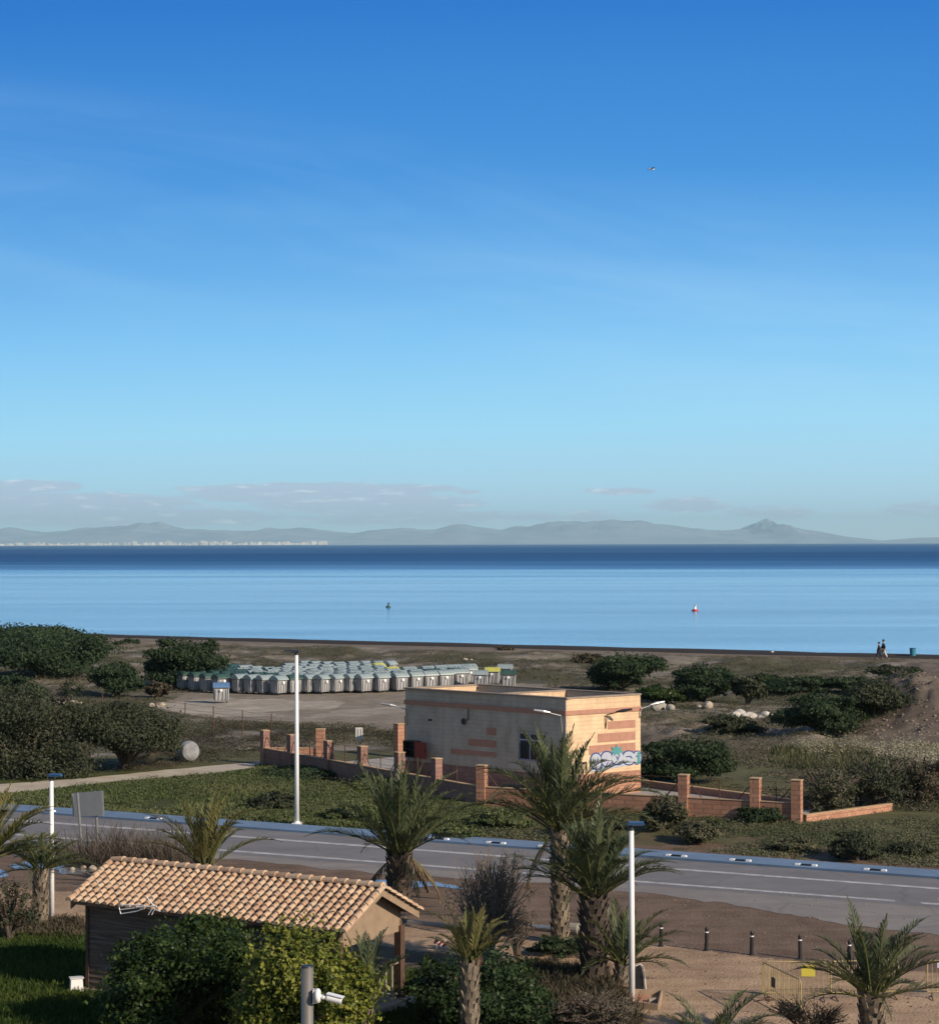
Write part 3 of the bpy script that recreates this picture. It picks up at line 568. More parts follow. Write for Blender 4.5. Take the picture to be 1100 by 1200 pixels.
# ---------- scattered ground cover (nobody could count it)
def scatter(name, poly, n, blades, hgt, wid, mat, label=None, cat='plants', spread=.35, thr=None, seed=0, flat=.5, excl=(), tintf=1.0, cushion=0):
    xs = [p[0] for p in poly]; ys = [p[1] for p in poly]; W = [G(a, b) for a, b in poly]; x0, x1 = min(w.x for w in W), max(w.x for w in W); y0, y1 = min(w.y for w in W), max(w.y for w in W)
    x = rng.uniform(x0, x1, n*4); y = rng.uniform(y0, y1, n*4); px, py = proj(x, y, 0*x); k = pip(px, py, poly)
    for e in excl: k &= ~pip(px, py, e)
    if thr is not None: k &= fbm(x/3.5, y/4.5, seed+5, 4) > thr+(.12*rng.random(len(x))-.06)
    x, y = x[k][:n], y[k][:n]; n = len(x); z = ground_z(x, y); sc = (.5+rng.random(n))*(.6+.8*fbm(x/5, y/5, seed+9, 3))
    if cushion:
        m = n*blades; b = np.repeat(np.stack([x, y, z], 1), blades, 0); s = np.repeat(sc, blades)[:, None]; d = rand_dirs(m); d[:, 2] = np.abs(d[:, 2]); c = b+d*np.array([spread, spread, hgt])*s*(.55+.5*rng.random(m)[:, None])
        o = fast_mesh(name, leaf_quads(c, wid, outw=d*.6, up=1.3), 4, mat, None, np.repeat(np.clip(np.repeat(fbm(x/4, y/4, seed+2, 3)*1.6-.3+rng.normal(size=n)*.22, blades), 0, 1), 4)); tag(o, label, cat, kind='stuff'); return o
    b = np.repeat(np.stack([x, y, z-.01], 1), blades, 0); s = np.repeat(sc, blades)[:, None]; m = len(b); a = rng.uniform(0, 2*math.pi, m)
    off = np.stack([np.cos(a), np.sin(a), 0*a], 1); base = b+off*(rng.random(m)[:, None]*spread*s); lean = rand_dirs(m); lean[:, 2] = np.abs(lean[:, 2])*.3
    tip = base+np.array([0, 0, 1.0])*hgt*s*(.5+.7*rng.random(m)[:, None])+(off*.6+lean)*hgt*flat*s; sd_ = np.stack([-np.sin(a), np.cos(a), 0*a], 1)*wid*s
    V = np.stack([base-sd_, base+sd_, tip+sd_*.35, tip-sd_*.35], 1).reshape(-1, 3); T = np.clip(np.repeat(fbm(x/4, y/4, seed+2, 3)*1.6-.3, blades)+rng.normal(size=m)*.15, 0, 1)*tintf
    o = fast_mesh(name, V, 4, mat, None, np.repeat(T, 4)); tag(o, label, cat, kind='stuff'); return o
ROAD = [(-400, 938), (0, 941), (1100, 1019), (1500, 1048), (1500, 1120), (-400, 1010)]
YARD = [(170, 828), (250, 808), (640, 796), (640, 840), (480, 852), (300, 845), (215, 838)]; PATH = [(-300, 930), (0, 917), (160, 904), (304, 891), (304, 902), (145, 917), (0, 932), (-300, 950)]
COMP = [(305, 890), (375, 878), (460, 880), (560, 870), (760, 918), (955, 943), (945, 966), (565, 946), (305, 897)]
MPOLY = [(1010, 778), (1300, 760), (1300, 880), (1030, 872)]
scatter('dune_plants', [(-60, 752), (1160, 774), (1160, 872), (-60, 880)], 34000, 8, .12, .055, LM['dune'], 'low grey green plants carpeting the dunes towards the sea', 'dune plants', .5, .5, 11, excl=(YARD, MPOLY, COMP, PATH), cushion=1)
scatter('dune_scrub', [(-60, 765), (1160, 784), (1160, 960), (-60, 905)], 8000, 34, .26, .055, LM['scrub'], 'taller olive scrub in patches on the dunes', 'scrub', .75, .54, 23, excl=(YARD, COMP, PATH, MPOLY), cushion=1)
scatter('hollow_scrub', [(930, 895), (1160, 890), (1160, 955), (1050, 950), (945, 935)], 1000, 36, .42, .045, LM['scrub'], 'dark olive undergrowth between the reeds and the low return wall', 'undergrowth', .6, .4, 29, cushion=1)
scatter('mound_scrub', [(1000, 862), (1040, 806), (1080, 806), (1075, 862)], 520, 34, .4, .06, LM['evergreen'], 'dark scrub on the shaded left flank of the rubble mound', 'scrub', .6, .3, 37, cushion=1)
scatter('field_weeds', [(752, 880), (1010, 876), (975, 940), (900, 934), (860, 924), (758, 912)], 900, 30, .25, .05, LM['dune'], 'pale weeds on the open ground behind the yard walls', 'weeds', .55, .42, 39, cushion=1)
scatter('fence_weeds', [(150, 842), (310, 850), (480, 858), (470, 878), (310, 880), (200, 900), (150, 905)], 1500, 26, .3, .045, LM['dull'], 'brown dead weeds along the wire fence', 'weeds', .5, .4, 33, excl=(PATH, COMP), cushion=1)
scatter('verge_grass', [(-60, 922), (330, 895), (565, 944), (560, 980), (-60, 938)], 13000, 7, .1, .03, LM['verge'], 'rough green grass between the pale path and the cycle path', 'grass', .35, .33, 43, .7, (PATH, COMP))
scatter('verge_tussocks', [(-60, 926), (330, 903), (565, 948), (560, 978), (-60, 940)], 900, 40, .2, .045, LM['verge'], 'clumpy green tussocks in the grass beyond the cycle path', 'tussocks', .5, .5, 47, excl=(PATH, COMP), cushion=1)
scatter('verge_weeds', [(545, 945), (940, 964), (1160, 958), (1160, 1022), (545, 979)], 2600, 34, .17, .04, LM['vergedry'], 'olive weeds between the brick wall and the cycle path', 'weeds', .45, .44, 53, cushion=1)
scatter('dry_reeds', [(905, 880), (1160, 874), (1160, 925), (1060, 930), (975, 905), (900, 900)], 1500, 8, .34, .03, LM['reed'], 'dry yellow reeds in front of the rubble mound', 'reeds', .3, .38, 63, .35)
scatter('reed_plumes', [(915, 878), (1160, 872), (1160, 912), (980, 896)], 2600, 12, .75, .06, LM['reedplume'], 'pale feathery plumes above the dry reeds', 'reeds', .28, .5, 73, cushion=1)
scatter('lawn_grass', [(-60, 1090), (100, 1098), (110, 1165), (290, 1180), (480, 1140), (640, 1145), (660, 1230), (-60, 1230)], 15000, 5, .13, .018, LM['grass'], 'green lawn around the wooden hut', 'grass', .12, None, 83, .6)
scatter('dry_litter_weeds', [(-60, 1066), (95, 1078), (100, 1100), (-60, 1096)], 1200, 6, .12, .02, LM['dull'], 'thin dry weeds at the edge of the lawn', 'weeds', .2, .4, 93, .8)
scatter('dry_bed_weeds', [(620, 1128), (700, 1138), (748, 1190), (745, 1230), (610, 1230)], 2600, 6, .2, .014, LM['dull'], 'brown dry weeds in the bed under the palms', 'weeds', .2, .3, 95, .9)
scatter('roadside_twigs', [(75, 1002), (200, 1003), (235, 1022), (140, 1018), (85, 1018)], 260, 9, .75, .012, LM['dry'], 'bare brown twigs behind the hut roof by the road', 'twigs', .3, None, 97, .8)

# ================= palms
def palm(loc, th, tr, fl, nf, label, seed=0, mat='palm', group=None, upright=.0, dead=0, lean=(0, 0), trunkm='palmbark', el=(85, -5), dense=40, droop=1.0, name='palm_tree', azs=None):
    rnd = random.Random(seed); t = thing(name, loc, label, 'palm tree', group); mb = MB(); nseg = max(3, int(th/.25)); ax = lambda u: Vector((lean[0]*u*u, lean[1]*u*u, -.1+(th+.1)*u))
    pts = [ax(i/nseg) for i in range(nseg+1)]; mb.path(pts, [tr*(1.15 if i == 0 else .86+.08*(i % 2)) for i in range(nseg+1)], 12)
    z = 0.0; k = 0
    while z < th:
        a = k*2.39996; u = z/max(th, .01); c = ax(min(1, u+.05)); d = Vector((math.cos(a), math.sin(a), 0)); s = Vector((-d.y, d.x, 0)); w = tr*.26; r = tr*.85
        b0 = c+d*r; L0 = rnd.uniform(.17, .3)*(1 if tr > .25 else .8); tipp = b0+d*tr*rnd.uniform(.2, .42)+Vector((0, 0, L0))
        mb.add([b0-s*w-Vector((0, 0, .06)), b0+s*w-Vector((0, 0, .06)), tipp+s*w*.55, tipp-s*w*.55, c+d*(r*.7)+Vector((0, 0, .03))-s*w*.4, c+d*(r*.7)+Vector((0, 0, .03))+s*w*.4], [(0, 1, 2, 3), (3, 2, 5, 4), (0, 3, 4), (1, 5, 2)])
        z += .02*(.3/tr)**.5 if th > .4 else .06; k += 1
    mb.build('trunk', M[trunkm], t)
    top = ax(1.0); V = []; T = []; VD = []; TD = []; rb = MB()
    for i in range(nf+dead):
        isd = i >= nf; u = (i+.5)/nf if not isd else 1; e = R(el[0]+(el[1]-el[0])*u**(1.0+upright)+rnd.uniform(-8, 8)) if not isd else R(rnd.uniform(-45, -15)); a = (azs[i % len(azs)]+rnd.uniform(-.15, .15)) if azs else i*2.39996+rnd.uniform(-.25, .25)
        L0 = fl*rnd.uniform(.8, 1.08)*(.85 if u < .2 else 1)*(.75 if isd else 1); ns = 14; p = top+Vector((math.cos(a), math.sin(a), 0))*tr*.5+Vector((0, 0, rnd.uniform(-.05, .15))); P = [p]; ti = min(1, max(0, rnd.gauss(.5, .28))); ee = e
        for s in range(ns):
            x = (s+1)/ns; ee -= R((3.9 if not isd else 4)*droop*x**1.2*(1.15 if math.cos(e) > .3 else .35)*1.6)
            P.append(P[-1]+Vector((math.cos(a)*math.cos(ee), math.sin(a)*math.cos(ee), math.sin(ee)))*L0/ns)
        rb.path(P, [.03*(1-.8*s/ns)*(fl/2.6)**.5 for s in range(ns+1)], 4, cap=False)
        Pn = np.array([tuple(q) for q in P]); nl = dense; us = np.linspace(.13, .995, nl); ix = us*ns; i0 = np.minimum(ix.astype(int), ns-1); fr = (ix-i0)[:, None]; pos = Pn[i0]*(1-fr)+Pn[i0+1]*fr
        tan = Pn[i0+1]-Pn[i0]; tan /= np.linalg.norm(tan, axis=1)[:, None]; side = np.array([-math.sin(a), math.cos(a), 0.]); nrm = np.cross(tan, side); nrm = nrm*np.sign(nrm[:, 2:3]+1e-6)
        ll = fl*.165*np.sin(np.clip(us*1.05+.05, 0, 1)*math.pi)**.55*(.75+.25*(1-us))+.05
        for sg in (-1, 1):
            j = rng.normal(size=(nl, 3))*.16; dr = tan*(.85+.5*us[:, None])+side*sg*.68+nrm*.38+j; 
            if isd: dr = dr*.6+np.array([0, 0, -1.0])
            dr /= np.linalg.norm(dr, axis=1)[:, None]; w = tan*.026*(fl/2.5)**.5+.004; tipp = pos+dr*ll[:, None]+np.array([0, 0, -.05])*ll[:, None]
            m_ = pos+dr*ll[:, None]*.5
            q = np.stack([pos-w*.6, m_-w, tipp, m_+w], 1).reshape(-1, 3); (VD if isd else V).append(q); (TD if isd else T).append(np.full(nl*4, ti))
    rb.build('midribs', LM['palmyellow'], t)
    fast_mesh('crown', np.concatenate(V), 4, LM[mat], t, np.concatenate(T))
    if dead: fast_mesh('dead_fronds', np.concatenate(VD), 4, LM['deadpalm'], t, np.concatenate(TD))
    return t
GP = 'palm trees along the road and garden'
def gp(px, py): g = G(px, py); return (g.x, g.y, 0)
def dp(px, Y): g = D(px, 700, Y); return (g.x, Y, 0)
palm(gp(48, 1082), 1.65, .24, 1.75, 26, 'short palm left of the hut, next to the small lamp post at the left', 2, group=GP, dense=46, el=(80, 5))
palm(gp(-14, 1084), 2.1, .28, 3.0, 30, 'palm cut off by the left edge of the photo with thin upright fronds', 3, 'palmyellow', group=GP, dense=50, el=(85, 10))
palm(gp(240, 1046), .9, .35, 2.7, 26, 'squat yellowing palm behind the tiled roof with bundled upright fronds', 4, 'palmyellow', group=GP, dense=50, el=(88, 28), upright=.6, droop=1.1)
palm(gp(468, 1056), 1.5, .4, 3.35, 42, 'full palm behind the right end of the tiled roof, by the puddle', 5, group=GP, dense=60, el=(87, 26), dead=4, upright=.6, droop=1.0, trunkm='shadebark')
palm(gp(656, 1104), 3.3, .27, 3.4, 46, 'tallest palm in front of the cream building, with a shaggy trunk', 6, group=GP, dense=64, el=(88, 26), upright=.35, droop=1.5, dead=1)
palm(gp(695, 1152), 2.3, .36, 2.6, 50, 'thick palm with a shaded trunk left of the nearest lamp post', 7, group=GP, dense=62, el=(88, 28), upright=.45, trunkm='shadebark', droop=1.15)
palm(gp(728, 1152), .5, .2, 2.1, 22, 'young palm with a low crown at the foot of the lamp post', 8, group=GP, dense=50, el=(85, 8), upright=.2)
palm(dp(549, 47), 2.35, .22, 1.35, 20, 'slender palm with a scaly pale trunk in front of the hibiscus bush', 9, 'palmyellow', group=GP, dense=50, el=(88, 38), upright=.5)
palm(dp(428, 47.5), 1.55, .17, 1.6, 13, 'small palm growing in front of the hut gable', 10, group=GP, dense=46, el=(88, 25), upright=.3)
palm(dp(1020, 48), 1.35, .3, 2.3, 26, 'greyish palm in front of the yellow barriers at the lower right', 11, group=GP, dense=54, el=(85, 10), upright=.2)
palm(dp(834, 44), 1.05, .25, 1.75, 12, 'palm mostly below the frame with a few frond tips showing at the bottom', 12, group=GP, dense=50, el=(75, 15))

# ================= garden bushes near the hut
def nb(px, Y, w, h, label, mat, n, leaf, name='hedge_bush', **k):
    g = dp(px, Y); return bush(name, g, w, h, label, 'bush', LM[mat], n=n, leaf=leaf, seed=int(px), **k)
nb(204, 49.6, 3.5, 2.85, 'dense dark green bush in front of the hut wall', 'hedge', 26000, .062, k=10, low=.12)
nb(358, 46.8, 3.1, 3.45, 'bright yellow green bush right of the dark one, behind the camera pole', 'hedgeyellow', 26000, .06, k=10, low=.12)
t = nb(564, 50.6, 3.4, 2.15, 'dark hibiscus bush behind the slender palm', 'darkhedge', 18000, .06, name='hibiscus_bush', k=10, low=.15)
P_ = np.array([[-.25, -1.4, 1.95], [-.2, -1.42, 2.0], [-.1, -1.38, 1.98]]); P_ = np.repeat(P_, 7, 0)+rng.normal(size=(21, 3))*.05
fast_mesh('flower', leaf_quads(P_, .06), 4, LM['flower'], t, np.repeat(rng.random(21), 4))
nb(528, 50.4, 1.3, 1.4, 'low dark leafy shrub left of the slender palm', 'darkhedge', 7000, .06, name='garden_shrub', k=7, low=.1)
g = G(572, 1132); bush('dry_tree', tuple(g), 2.15, 3.5, 'bare grey brown twiggy tree left of the tallest palm', 'tree', LM['greytwig'], n=2600, leaf=.03, k=11, seed=3, sparse=True, twigs=22, low=.3, barkm=M['paletwig'])
g = G(606, 1122); bush('dry_shrub', tuple(g), 1.3, 1.5, 'small reddish brown dry shrub right of the twiggy tree', 'shrub', LM['dry'], n=900, leaf=.04, k=6, seed=4, sparse=True, twigs=16, low=.3)
g = G(655, 1118); bush('low_shrub', (g.x, g.y, 0), 1.7, .5, 'low dark green ground shrub round the foot of the tallest palm', 'shrub', LM['evergreen'], n=3500, leaf=.05, k=7, seed=5, low=.2)
g = D(690, 700, 50.5); bush('dry_shrub', (g.x, g.y, 0), 2.2, .95, 'dry brown shrub at the bottom under the thick palm', 'shrub', LM['dry'], n=2600, leaf=.03, k=8, seed=6, sparse=True, twigs=22, low=.2)
g = D(950, 700, 49); bush('dry_shrub', (g.x, g.y, 0), 1.9, 1.15, 'thin bare dry shrub in front of the yellow barrier', 'shrub', LM['dry'], n=700, leaf=.03, k=8, seed=7, sparse=True, twigs=18, low=.3)
g = D(10, 700, 62); bush('dry_shrub', (g.x, g.y, 0), 1.6, 2.1, 'wispy olive shrub at the left edge below the cut-off palm', 'shrub', LM['olive'], n=1500, leaf=.05, k=7, seed=8, sparse=True, twigs=14, low=.25)

# ================= lamp posts
def lamp(px, pyb, pyt, label, armdir=(1, 0), r=.07, armlen=.45, headc='blue', base=True):
    g = G(px, pyb); h = HC-(pyt-CY+ROLL*(px-CX))*g.y/F; t = thing('street_lamp', (g.x, g.y, 0), label, 'street lamp', 'white street lamps'); mb = MB()
    mb.path([(0, 0, .02), (0, 0, h*.5), (0, 0, h)], [r, r*.9, r*.75], 14); mb.build('pole', M['white'], t, True)
    if base: mb = MB(); mb.box((0, 0, .03), (.42, .42, .06)); mb.path([(0, 0, .06), (0, 0, .14)], [r*1.5, r*1.2], 12); mb.build('base_plate', M['white'], t)
    d = Vector((armdir[0], armdir[1], 0)).normalized(); mb = MB(); mb.path([(0, 0, h-.02), (0, 0, h+.12)], [r*.9, r*.8], 10); mb.path([Vector((0, 0, h+.1)), d*armlen*.5+Vector((0, 0, h+.13))], .04, 8); mb.build('bracket', M['dark'], t)
    mb = MB(); a = math.atan2(d.y, d.x); Mx = Matrix.Rotation(a, 3, 'Z'); mb.box(d*armlen*.35+Vector((0, 0, h+.16)), (armlen*1.3, .3, .07), M=Mx, taper=.85); hd = mb.build('lamp_head', M[headc], t)
    mb = MB(); mb.box(d*armlen*.4+Vector((0, 0, h+.118)), (armlen*.8, .2, .012), M=Mx); mb.build('lens', M['sticker'], hd)
    return t
M['lampblue'] = simple('blue_black_metal', (.02, .05, .12), .3, .2)
lamp(348, 966, 767, 'tall white lamp post beyond the road with a dark head', (-1, .2), .1, .55, 'dark')
lamp(61, 1077, 914, 'small white lamp post at the left beside the short palm', (1, -.1), .085, .34, 'lampblue', base=False)
lamp(740, 1175, 972, 'nearest white lamp post, right of the thick palm', (1, 0), .085, .36, 'lampblue', base=False)

# ================= traffic sign seen from behind
def roadsign():
    a = G(97, 1006); b = G(115, 996); t = thing('road_sign', (a.x, a.y, 0), 'large blank-backed grey road sign on two leaning posts left of the hut', 'road sign'); o = Vector((a.x, a.y, 0))
    ta = D(91, 929, a.y-.3); tb = D(112, 927, b.y-.3); c = G(121, 999)
    for p, q in ((a, ta), (b, tb)):
        mb = MB(off=o); mb.path([p, q], .055, 8); mb.build('post', M['steel'], t)
    e = D(85, 930, a.y-.1); f = D(86, 957, a.y-.1); g2 = D(121, 956, b.y-.1); h2 = D(120, 927, b.y-.1); n = Vector((.1, .45, 0)).normalized()*.05
    mb = MB(off=o); v = [e, f, g2, h2]; s = Vector((0, .09, 0)); v = [x+s for x in v]; mb.add(v+[x+n for x in v], [(0, 1, 2, 3), (7, 6, 5, 4), (0, 3, 7, 4), (1, 5, 6, 2), (3, 2, 6, 7), (0, 4, 5, 1)]); pn = mb.build('panel', simple('blank_sign_back', (.075, .085, .1), .6, .15, 2), t)
    for u in (0, 1):
        mb = MB(off=o); lo = v[1].lerp(v[2], u); hi = v[0].lerp(v[3], u); mb.path([lo-s*.3, hi-s*.3], .035, 5); mb.build('edge_channel', M['steel'], pn)
roadsign()

# ================= bollards
def bollards():
    t = None
    for i, (px, py) in enumerate([(774, 1109), (827, 1114), (880, 1119), (937, 1124), (994.5, 1130), (1048, 1136)]):
        g = G(px, py)
        if t is None:
            t = thing('bollard', (0, 0, 0), '', 'bollard', 'black bollards along the sand edge'); mb = MB(); mb.path([(0, 0, 0), (0, 0, .52)], [.055, .055], 12); mb.path([(0, 0, .58), (0, 0, .66), (0, 0, .7)], [.055, .055, .03], 12); mb.path([(0, 0, .515), (0, 0, .585)], .045, 12); mb.build('post', M['black'], t)
            mb = MB(); mb.path([(0, 0, .535), (0, 0, .565)], .0575, 12); mb.build('white_band', M['white'], t); mb = MB(); mb.path([(0, 0, .0), (0, 0, .03)], .09, 12); mb.build('base', M['dark'], t); o = t
        else: o = copy_tree(t)
        o.location = (g.x, g.y, 0); o.rotation_euler = (rnd_.uniform(-.03, .03), rnd_.uniform(-.03, .03), 0)
        o['label'] = ['black bollard half hidden by the young palm fronds beside the lamp post', 'second black bollard to the right of the nearest lamp post', 'third black bollard to the right of the nearest lamp post', 'black bollard standing just beyond the yellow barrier corner', 'black bollard behind the yellow barrier and the left palm fronds', 'rightmost black bollard, behind the lower right palm'][i]
rnd_ = random.Random(5); bollards()

# ================= separators on the cycle path edge
def separators():
    t = None; xs = [(56, 1), (180, 0), (515, 1), (581, 1), (642, 1), (792, 1), (867, 1), (944, 1), (1025, 1)]
    lab = ['leftmost', 'second from the left', 'first right of the roadside palm', 'second right of the roadside palm', 'third right of the roadside palm', 'first right of the lamp post', 'second right of the lamp post', 'third right of the lamp post', 'rightmost']
    rd = (G(1100, e_blue(1100))-G(0, e_blue(0))).normalized(); ang = math.atan2(rd.y, rd.x)
    for i, (px, full) in enumerate(xs):
        g = G(px, e_blue(px)+1.2)
        if t is None:
            t = thing('lane_separator', (0, 0, 0), '', 'lane separator', 'low separators along the cycle path'); mb = MB(); mb.box((0, 0, .09), (.44, .17, .1), taper=.8); mb.build('middle', M['black'], t)
            for s in (-1, 1): mb = MB(); mb.box((s*.32, 0, .09), (.22, .18, .12), taper=.75); mb.build('end_cap', M['white'], t)
            o = t
        else: o = copy_tree(t)
        o.location = (g.x, g.y, .01); o.rotation_euler.z = ang; o['label'] = f'black and white lane separator at the blue path edge, {lab[i]}'
separators()

# ================= cream building
def wallhit(px, py, A, B):
    """where the sight line meets the upright plane through A and B -> (distance along A-B, height)"""
    d = ray(px, py); A2 = Vector((A[0], A[1])); e = (Vector((B[0], B[1]))-A2); L0 = e.length; e /= L0; n = Vector((-e.y, e.x)); t = A2.dot(n)/(d[0]*n.x+d[1]*n.y)
    return (Vector((d[0]*t, d[1]*t))-A2).dot(e), HC+d[2]*t
def building():
    ZT = 4.75; A = G(475, 806, ZT); B = G(664, 818, ZT); C = G(750, 813, ZT); Dd = A+(C-B); o = Vector((B.x, B.y, 0))
    t = thing('utility_building', o, 'flat-roofed cream block building with terracotta stripes and graffiti in the walled yard', 'building')
    P = [Vector((q.x, q.y, 0)) for q in (A, B, C, Dd)]; e1 = (P[1]-P[0]).normalized(); e2 = (P[2]-P[1]).normalized()
    def blk(mb, p, e, n_out, s0, s1, z0, z1, out, thick):
        a = p+e*s0+n_out*out; b = p+e*s1+n_out*out; c = b-n_out*thick; d = a-n_out*thick; mb.prism([(q.x, q.y) for q in (a, b, c, d)], z0, z1)
    nL = Vector((e1.y, -e1.x, 0)); nR = Vector((e2.y, -e2.x, 0)); LL = (P[1]-P[0]).length; LR = (P[2]-P[1]).length
    # walls
    for (p, e, n, ln, mt) in ((P[0], e1, nL, LL, 'yellowblock_shade'), (P[1], e2, nR, LR, 'yellowblock')):
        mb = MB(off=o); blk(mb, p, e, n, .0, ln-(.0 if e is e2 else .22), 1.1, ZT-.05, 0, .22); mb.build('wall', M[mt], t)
    for (p, q, mt) in ((P[2], P[3], 'yellowblock_shade'), (P[3], P[0], 'yellowblock')):
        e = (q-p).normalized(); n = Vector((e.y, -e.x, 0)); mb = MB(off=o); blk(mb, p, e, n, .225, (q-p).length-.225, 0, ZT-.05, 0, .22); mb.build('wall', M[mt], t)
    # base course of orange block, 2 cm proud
    mb = MB(off=o); blk(mb, P[0], e1, nL, -.02, LL+.02, 0, 1.1, .02, .26); mb.build('base_course', M['brick_shade'], t)
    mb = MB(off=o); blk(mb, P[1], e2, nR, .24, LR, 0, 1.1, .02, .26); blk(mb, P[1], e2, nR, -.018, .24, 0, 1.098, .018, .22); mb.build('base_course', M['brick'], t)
    # front block a little proud beyond the joint
    sj, _ = wallhit(583, 850, P[0], P[1]); mb = MB(off=o); blk(mb, P[0], e1, nL, sj, LL, 1.102, ZT-.052, .06, .0585)
    s0, z1 = wallhit(608.6, 858, P[0], P[1]); s1, z0 = wallhit(641, 893, P[0], P[1])
    mb = MB(off=o)
    for a, b, c, d in ((sj, s0, 1.102, ZT-.052), (s1, LL, 1.102, ZT-.052), (s0, s1, z1, ZT-.052), (s0, s1, 1.102, z0)): blk(mb, P[0], e1, nL, a, b, c, d, .08, .078)
    mb.build('front_wall_panel', M['yellowblock_shade'], t)
    # coping and band
    cop = simple('coping', (.3, .24, .19), .9, .25, 3)
    mb = MB(off=o); blk(mb, P[0], e1, nL, -.04, LL+.1, ZT-.05, ZT+.02, .12, .36); blk(mb, P[1], e2, nR, .0, LR+.04, ZT-.052, ZT+.018, .04, .3); blk(mb, P[2], -e1, -nL, 0, LL, ZT-.05, ZT+.02, .04, .3); blk(mb, P[3], -e2, -nR, .0, LR, ZT-.052, ZT+.018, .04, .3)
    mb.build('coping', cop, t)
    zb0, zb1 = 3.93, 4.15; mb = MB(off=o); blk(mb, P[0], e1, nL, -.06, sj-.002, zb0, zb1, .05, .048); blk(mb, P[0], e1, nL, sj, LL+.02, zb0, zb1, .13, .045); mb.build('cornice_band', M['stripe'], t)
    mb = MB(off=o); blk(mb, P[1], e2, nR, -.1, LR+.05, zb0+.001, zb1-.001, .05, .048); mb.build('cornice_band', M['stripe'], t)
    # roof deck, inner parapet and raised divider
    mb = MB(off=o); mb.prism([((P[0]+e1*.23-nL*.23).x, (P[0]+e1*.23-nL*.23).y), ((P[1]-nR*.23-nL*.23).x, (P[1]-nR*.23-nL*.23).y), ((P[2]-e2*.23-nR*.23).x, (P[2]-e2*.23-nR*.23).y), ((P[3]-e2*.23+e1*.23).x, (P[3]-e2*.23+e1*.23).y)], 4.0, 4.12); mb.build('roof', M['roofgrey'], t)
    mb = MB(off=o); p = P[0]+e1*sj; blk(mb, p-nL*.24, e2, nR, 0, LR-.5, 4.125, ZT-.06, 0, .2); mb.build('roof_divider', M['yellowblock'], t)
    mb = MB(off=o); blk(mb, p-nL*.24, e2, nR, 0, LR-.5, ZT-.058, ZT+.01, .03, .26); mb.build('divider_coping', cop, t)
    # painted stripes
    def patch(name, A0, e, n, pts, out, mat, grp=None):
        (x0, y0), (x1, y1) = pts; sa, za = wallhit(x0, y0, A0, A0+e); sb, zb = wallhit(x1, y1, A0, A0+e); mb = MB(off=o); blk(mb, A0, e, n, min(sa, sb), max(sa, sb), min(za, zb), max(za, zb), out, .012); return mb.build(name, mat, t)
    for a in (((570, 852.5), (582.6, 862)), ((549, 865.5), (582.6, 876.5)), ((528, 877), (582.6, 888))): patch('painted_stripe', P[0], e1, nL, a, .014, M['stripe'])
    for a in (((712, 845.5), (744, 852.5)), ((700, 860), (744, 867)), ((690, 874), (744, 880.5))): patch('painted_stripe', P[1], e2, nR, a, .014, M['stripe'])
    # window
    mb = MB(off=o); blk(mb, P[0], e1, nL, s0, s1, z0, z1, .012, .01); w = mb.build('window', M['glass'], t); mb = MB(off=o); W = s1-s0; Hh = z1-z0
    for u in (0, .38, .7, 1): blk(mb, P[0], e1, nL, s0+W*u-(.06 if u == 1 else 0), s0+W*u+(.06 if u < 1 else 0), z0, z1-(.55 if u == .7 else 0), .045, .03)
    for v in (0, .72, .96): blk(mb, P[0], e1, nL, s0, s1, z0+Hh*v, z0+Hh*v+.06, .05, .03)
    mb.build('frame', M['purple'], w)
    mb = MB(off=o)
    for k in range(9): mb.path([P[0]+e1*(s0+W*(k+.5)/9)+nL*.11+Vector((0, 0, z0)), P[0]+e1*(s0+W*(k+.5)/9)+nL*.11+Vector((0, 0, z1-.5))], .012, 4)
    mb.build('bars', M['black'], w)
    mb = MB(off=o); blk(mb, P[0], e1, nL, s0-.1, s1+.1, z1, z1+.12, .1, .018); mb.build('lintel', M['concrete'], w)
    # round vent, slot, conduit
    s, z = wallhit(544, 845.5, P[0], P[1]); c = P[0]+e1*s+Vector((0, 0, z)); mb = MB(off=o); mb.path([c-nL*.0+nL*.002, c+nL*.05], .17, 18); v = mb.build('round_vent', M['black'], t)
    mb = MB(off=o); [mb.path([c+nL*.055+Vector((math.cos(a), math.sin(a), 0)).x*e1*.17+Vector((0, 0, math.sin(a)*.17)), c+nL*.055+math.cos(a+.36)*e1*.17+Vector((0, 0, math.sin(a+.36)*.17))], .015, 4) for a in np.arange(0, 6.28, .35)]; mb.build('rim', M['steel'], v)
    s, z = wallhit(504, 843.7, P[0], P[1]); c = P[0]+e1*s+Vector((0, 0, z)); mb = MB(off=o); blk(mb, P[0], e1, nL, s-.13, s+.13, z-.05, z+.05, .014, .012); mb.build('slot_vent', M['black'], t)
    s, z = wallhit(549, 832, P[0], P[1]); mb = MB(off=o); q = P[0]+e1*s+nL*.03; mb.path([q+Vector((0, 0, 3.92)), q+Vector((0, 0, z-.45)), q-e1*.15+Vector((0, 0, z-.55))], .02, 5); mb.build('conduit', M['rust'], t)
    s, z = wallhit(597.5, 857, P[0], P[1]); mb = MB(off=o); blk(mb, P[0], e1, nL, s-.1, s+.1, z-.12, z+.14, .115, .033); mb.build('meter_box', M['yellowblock_shade'], t)
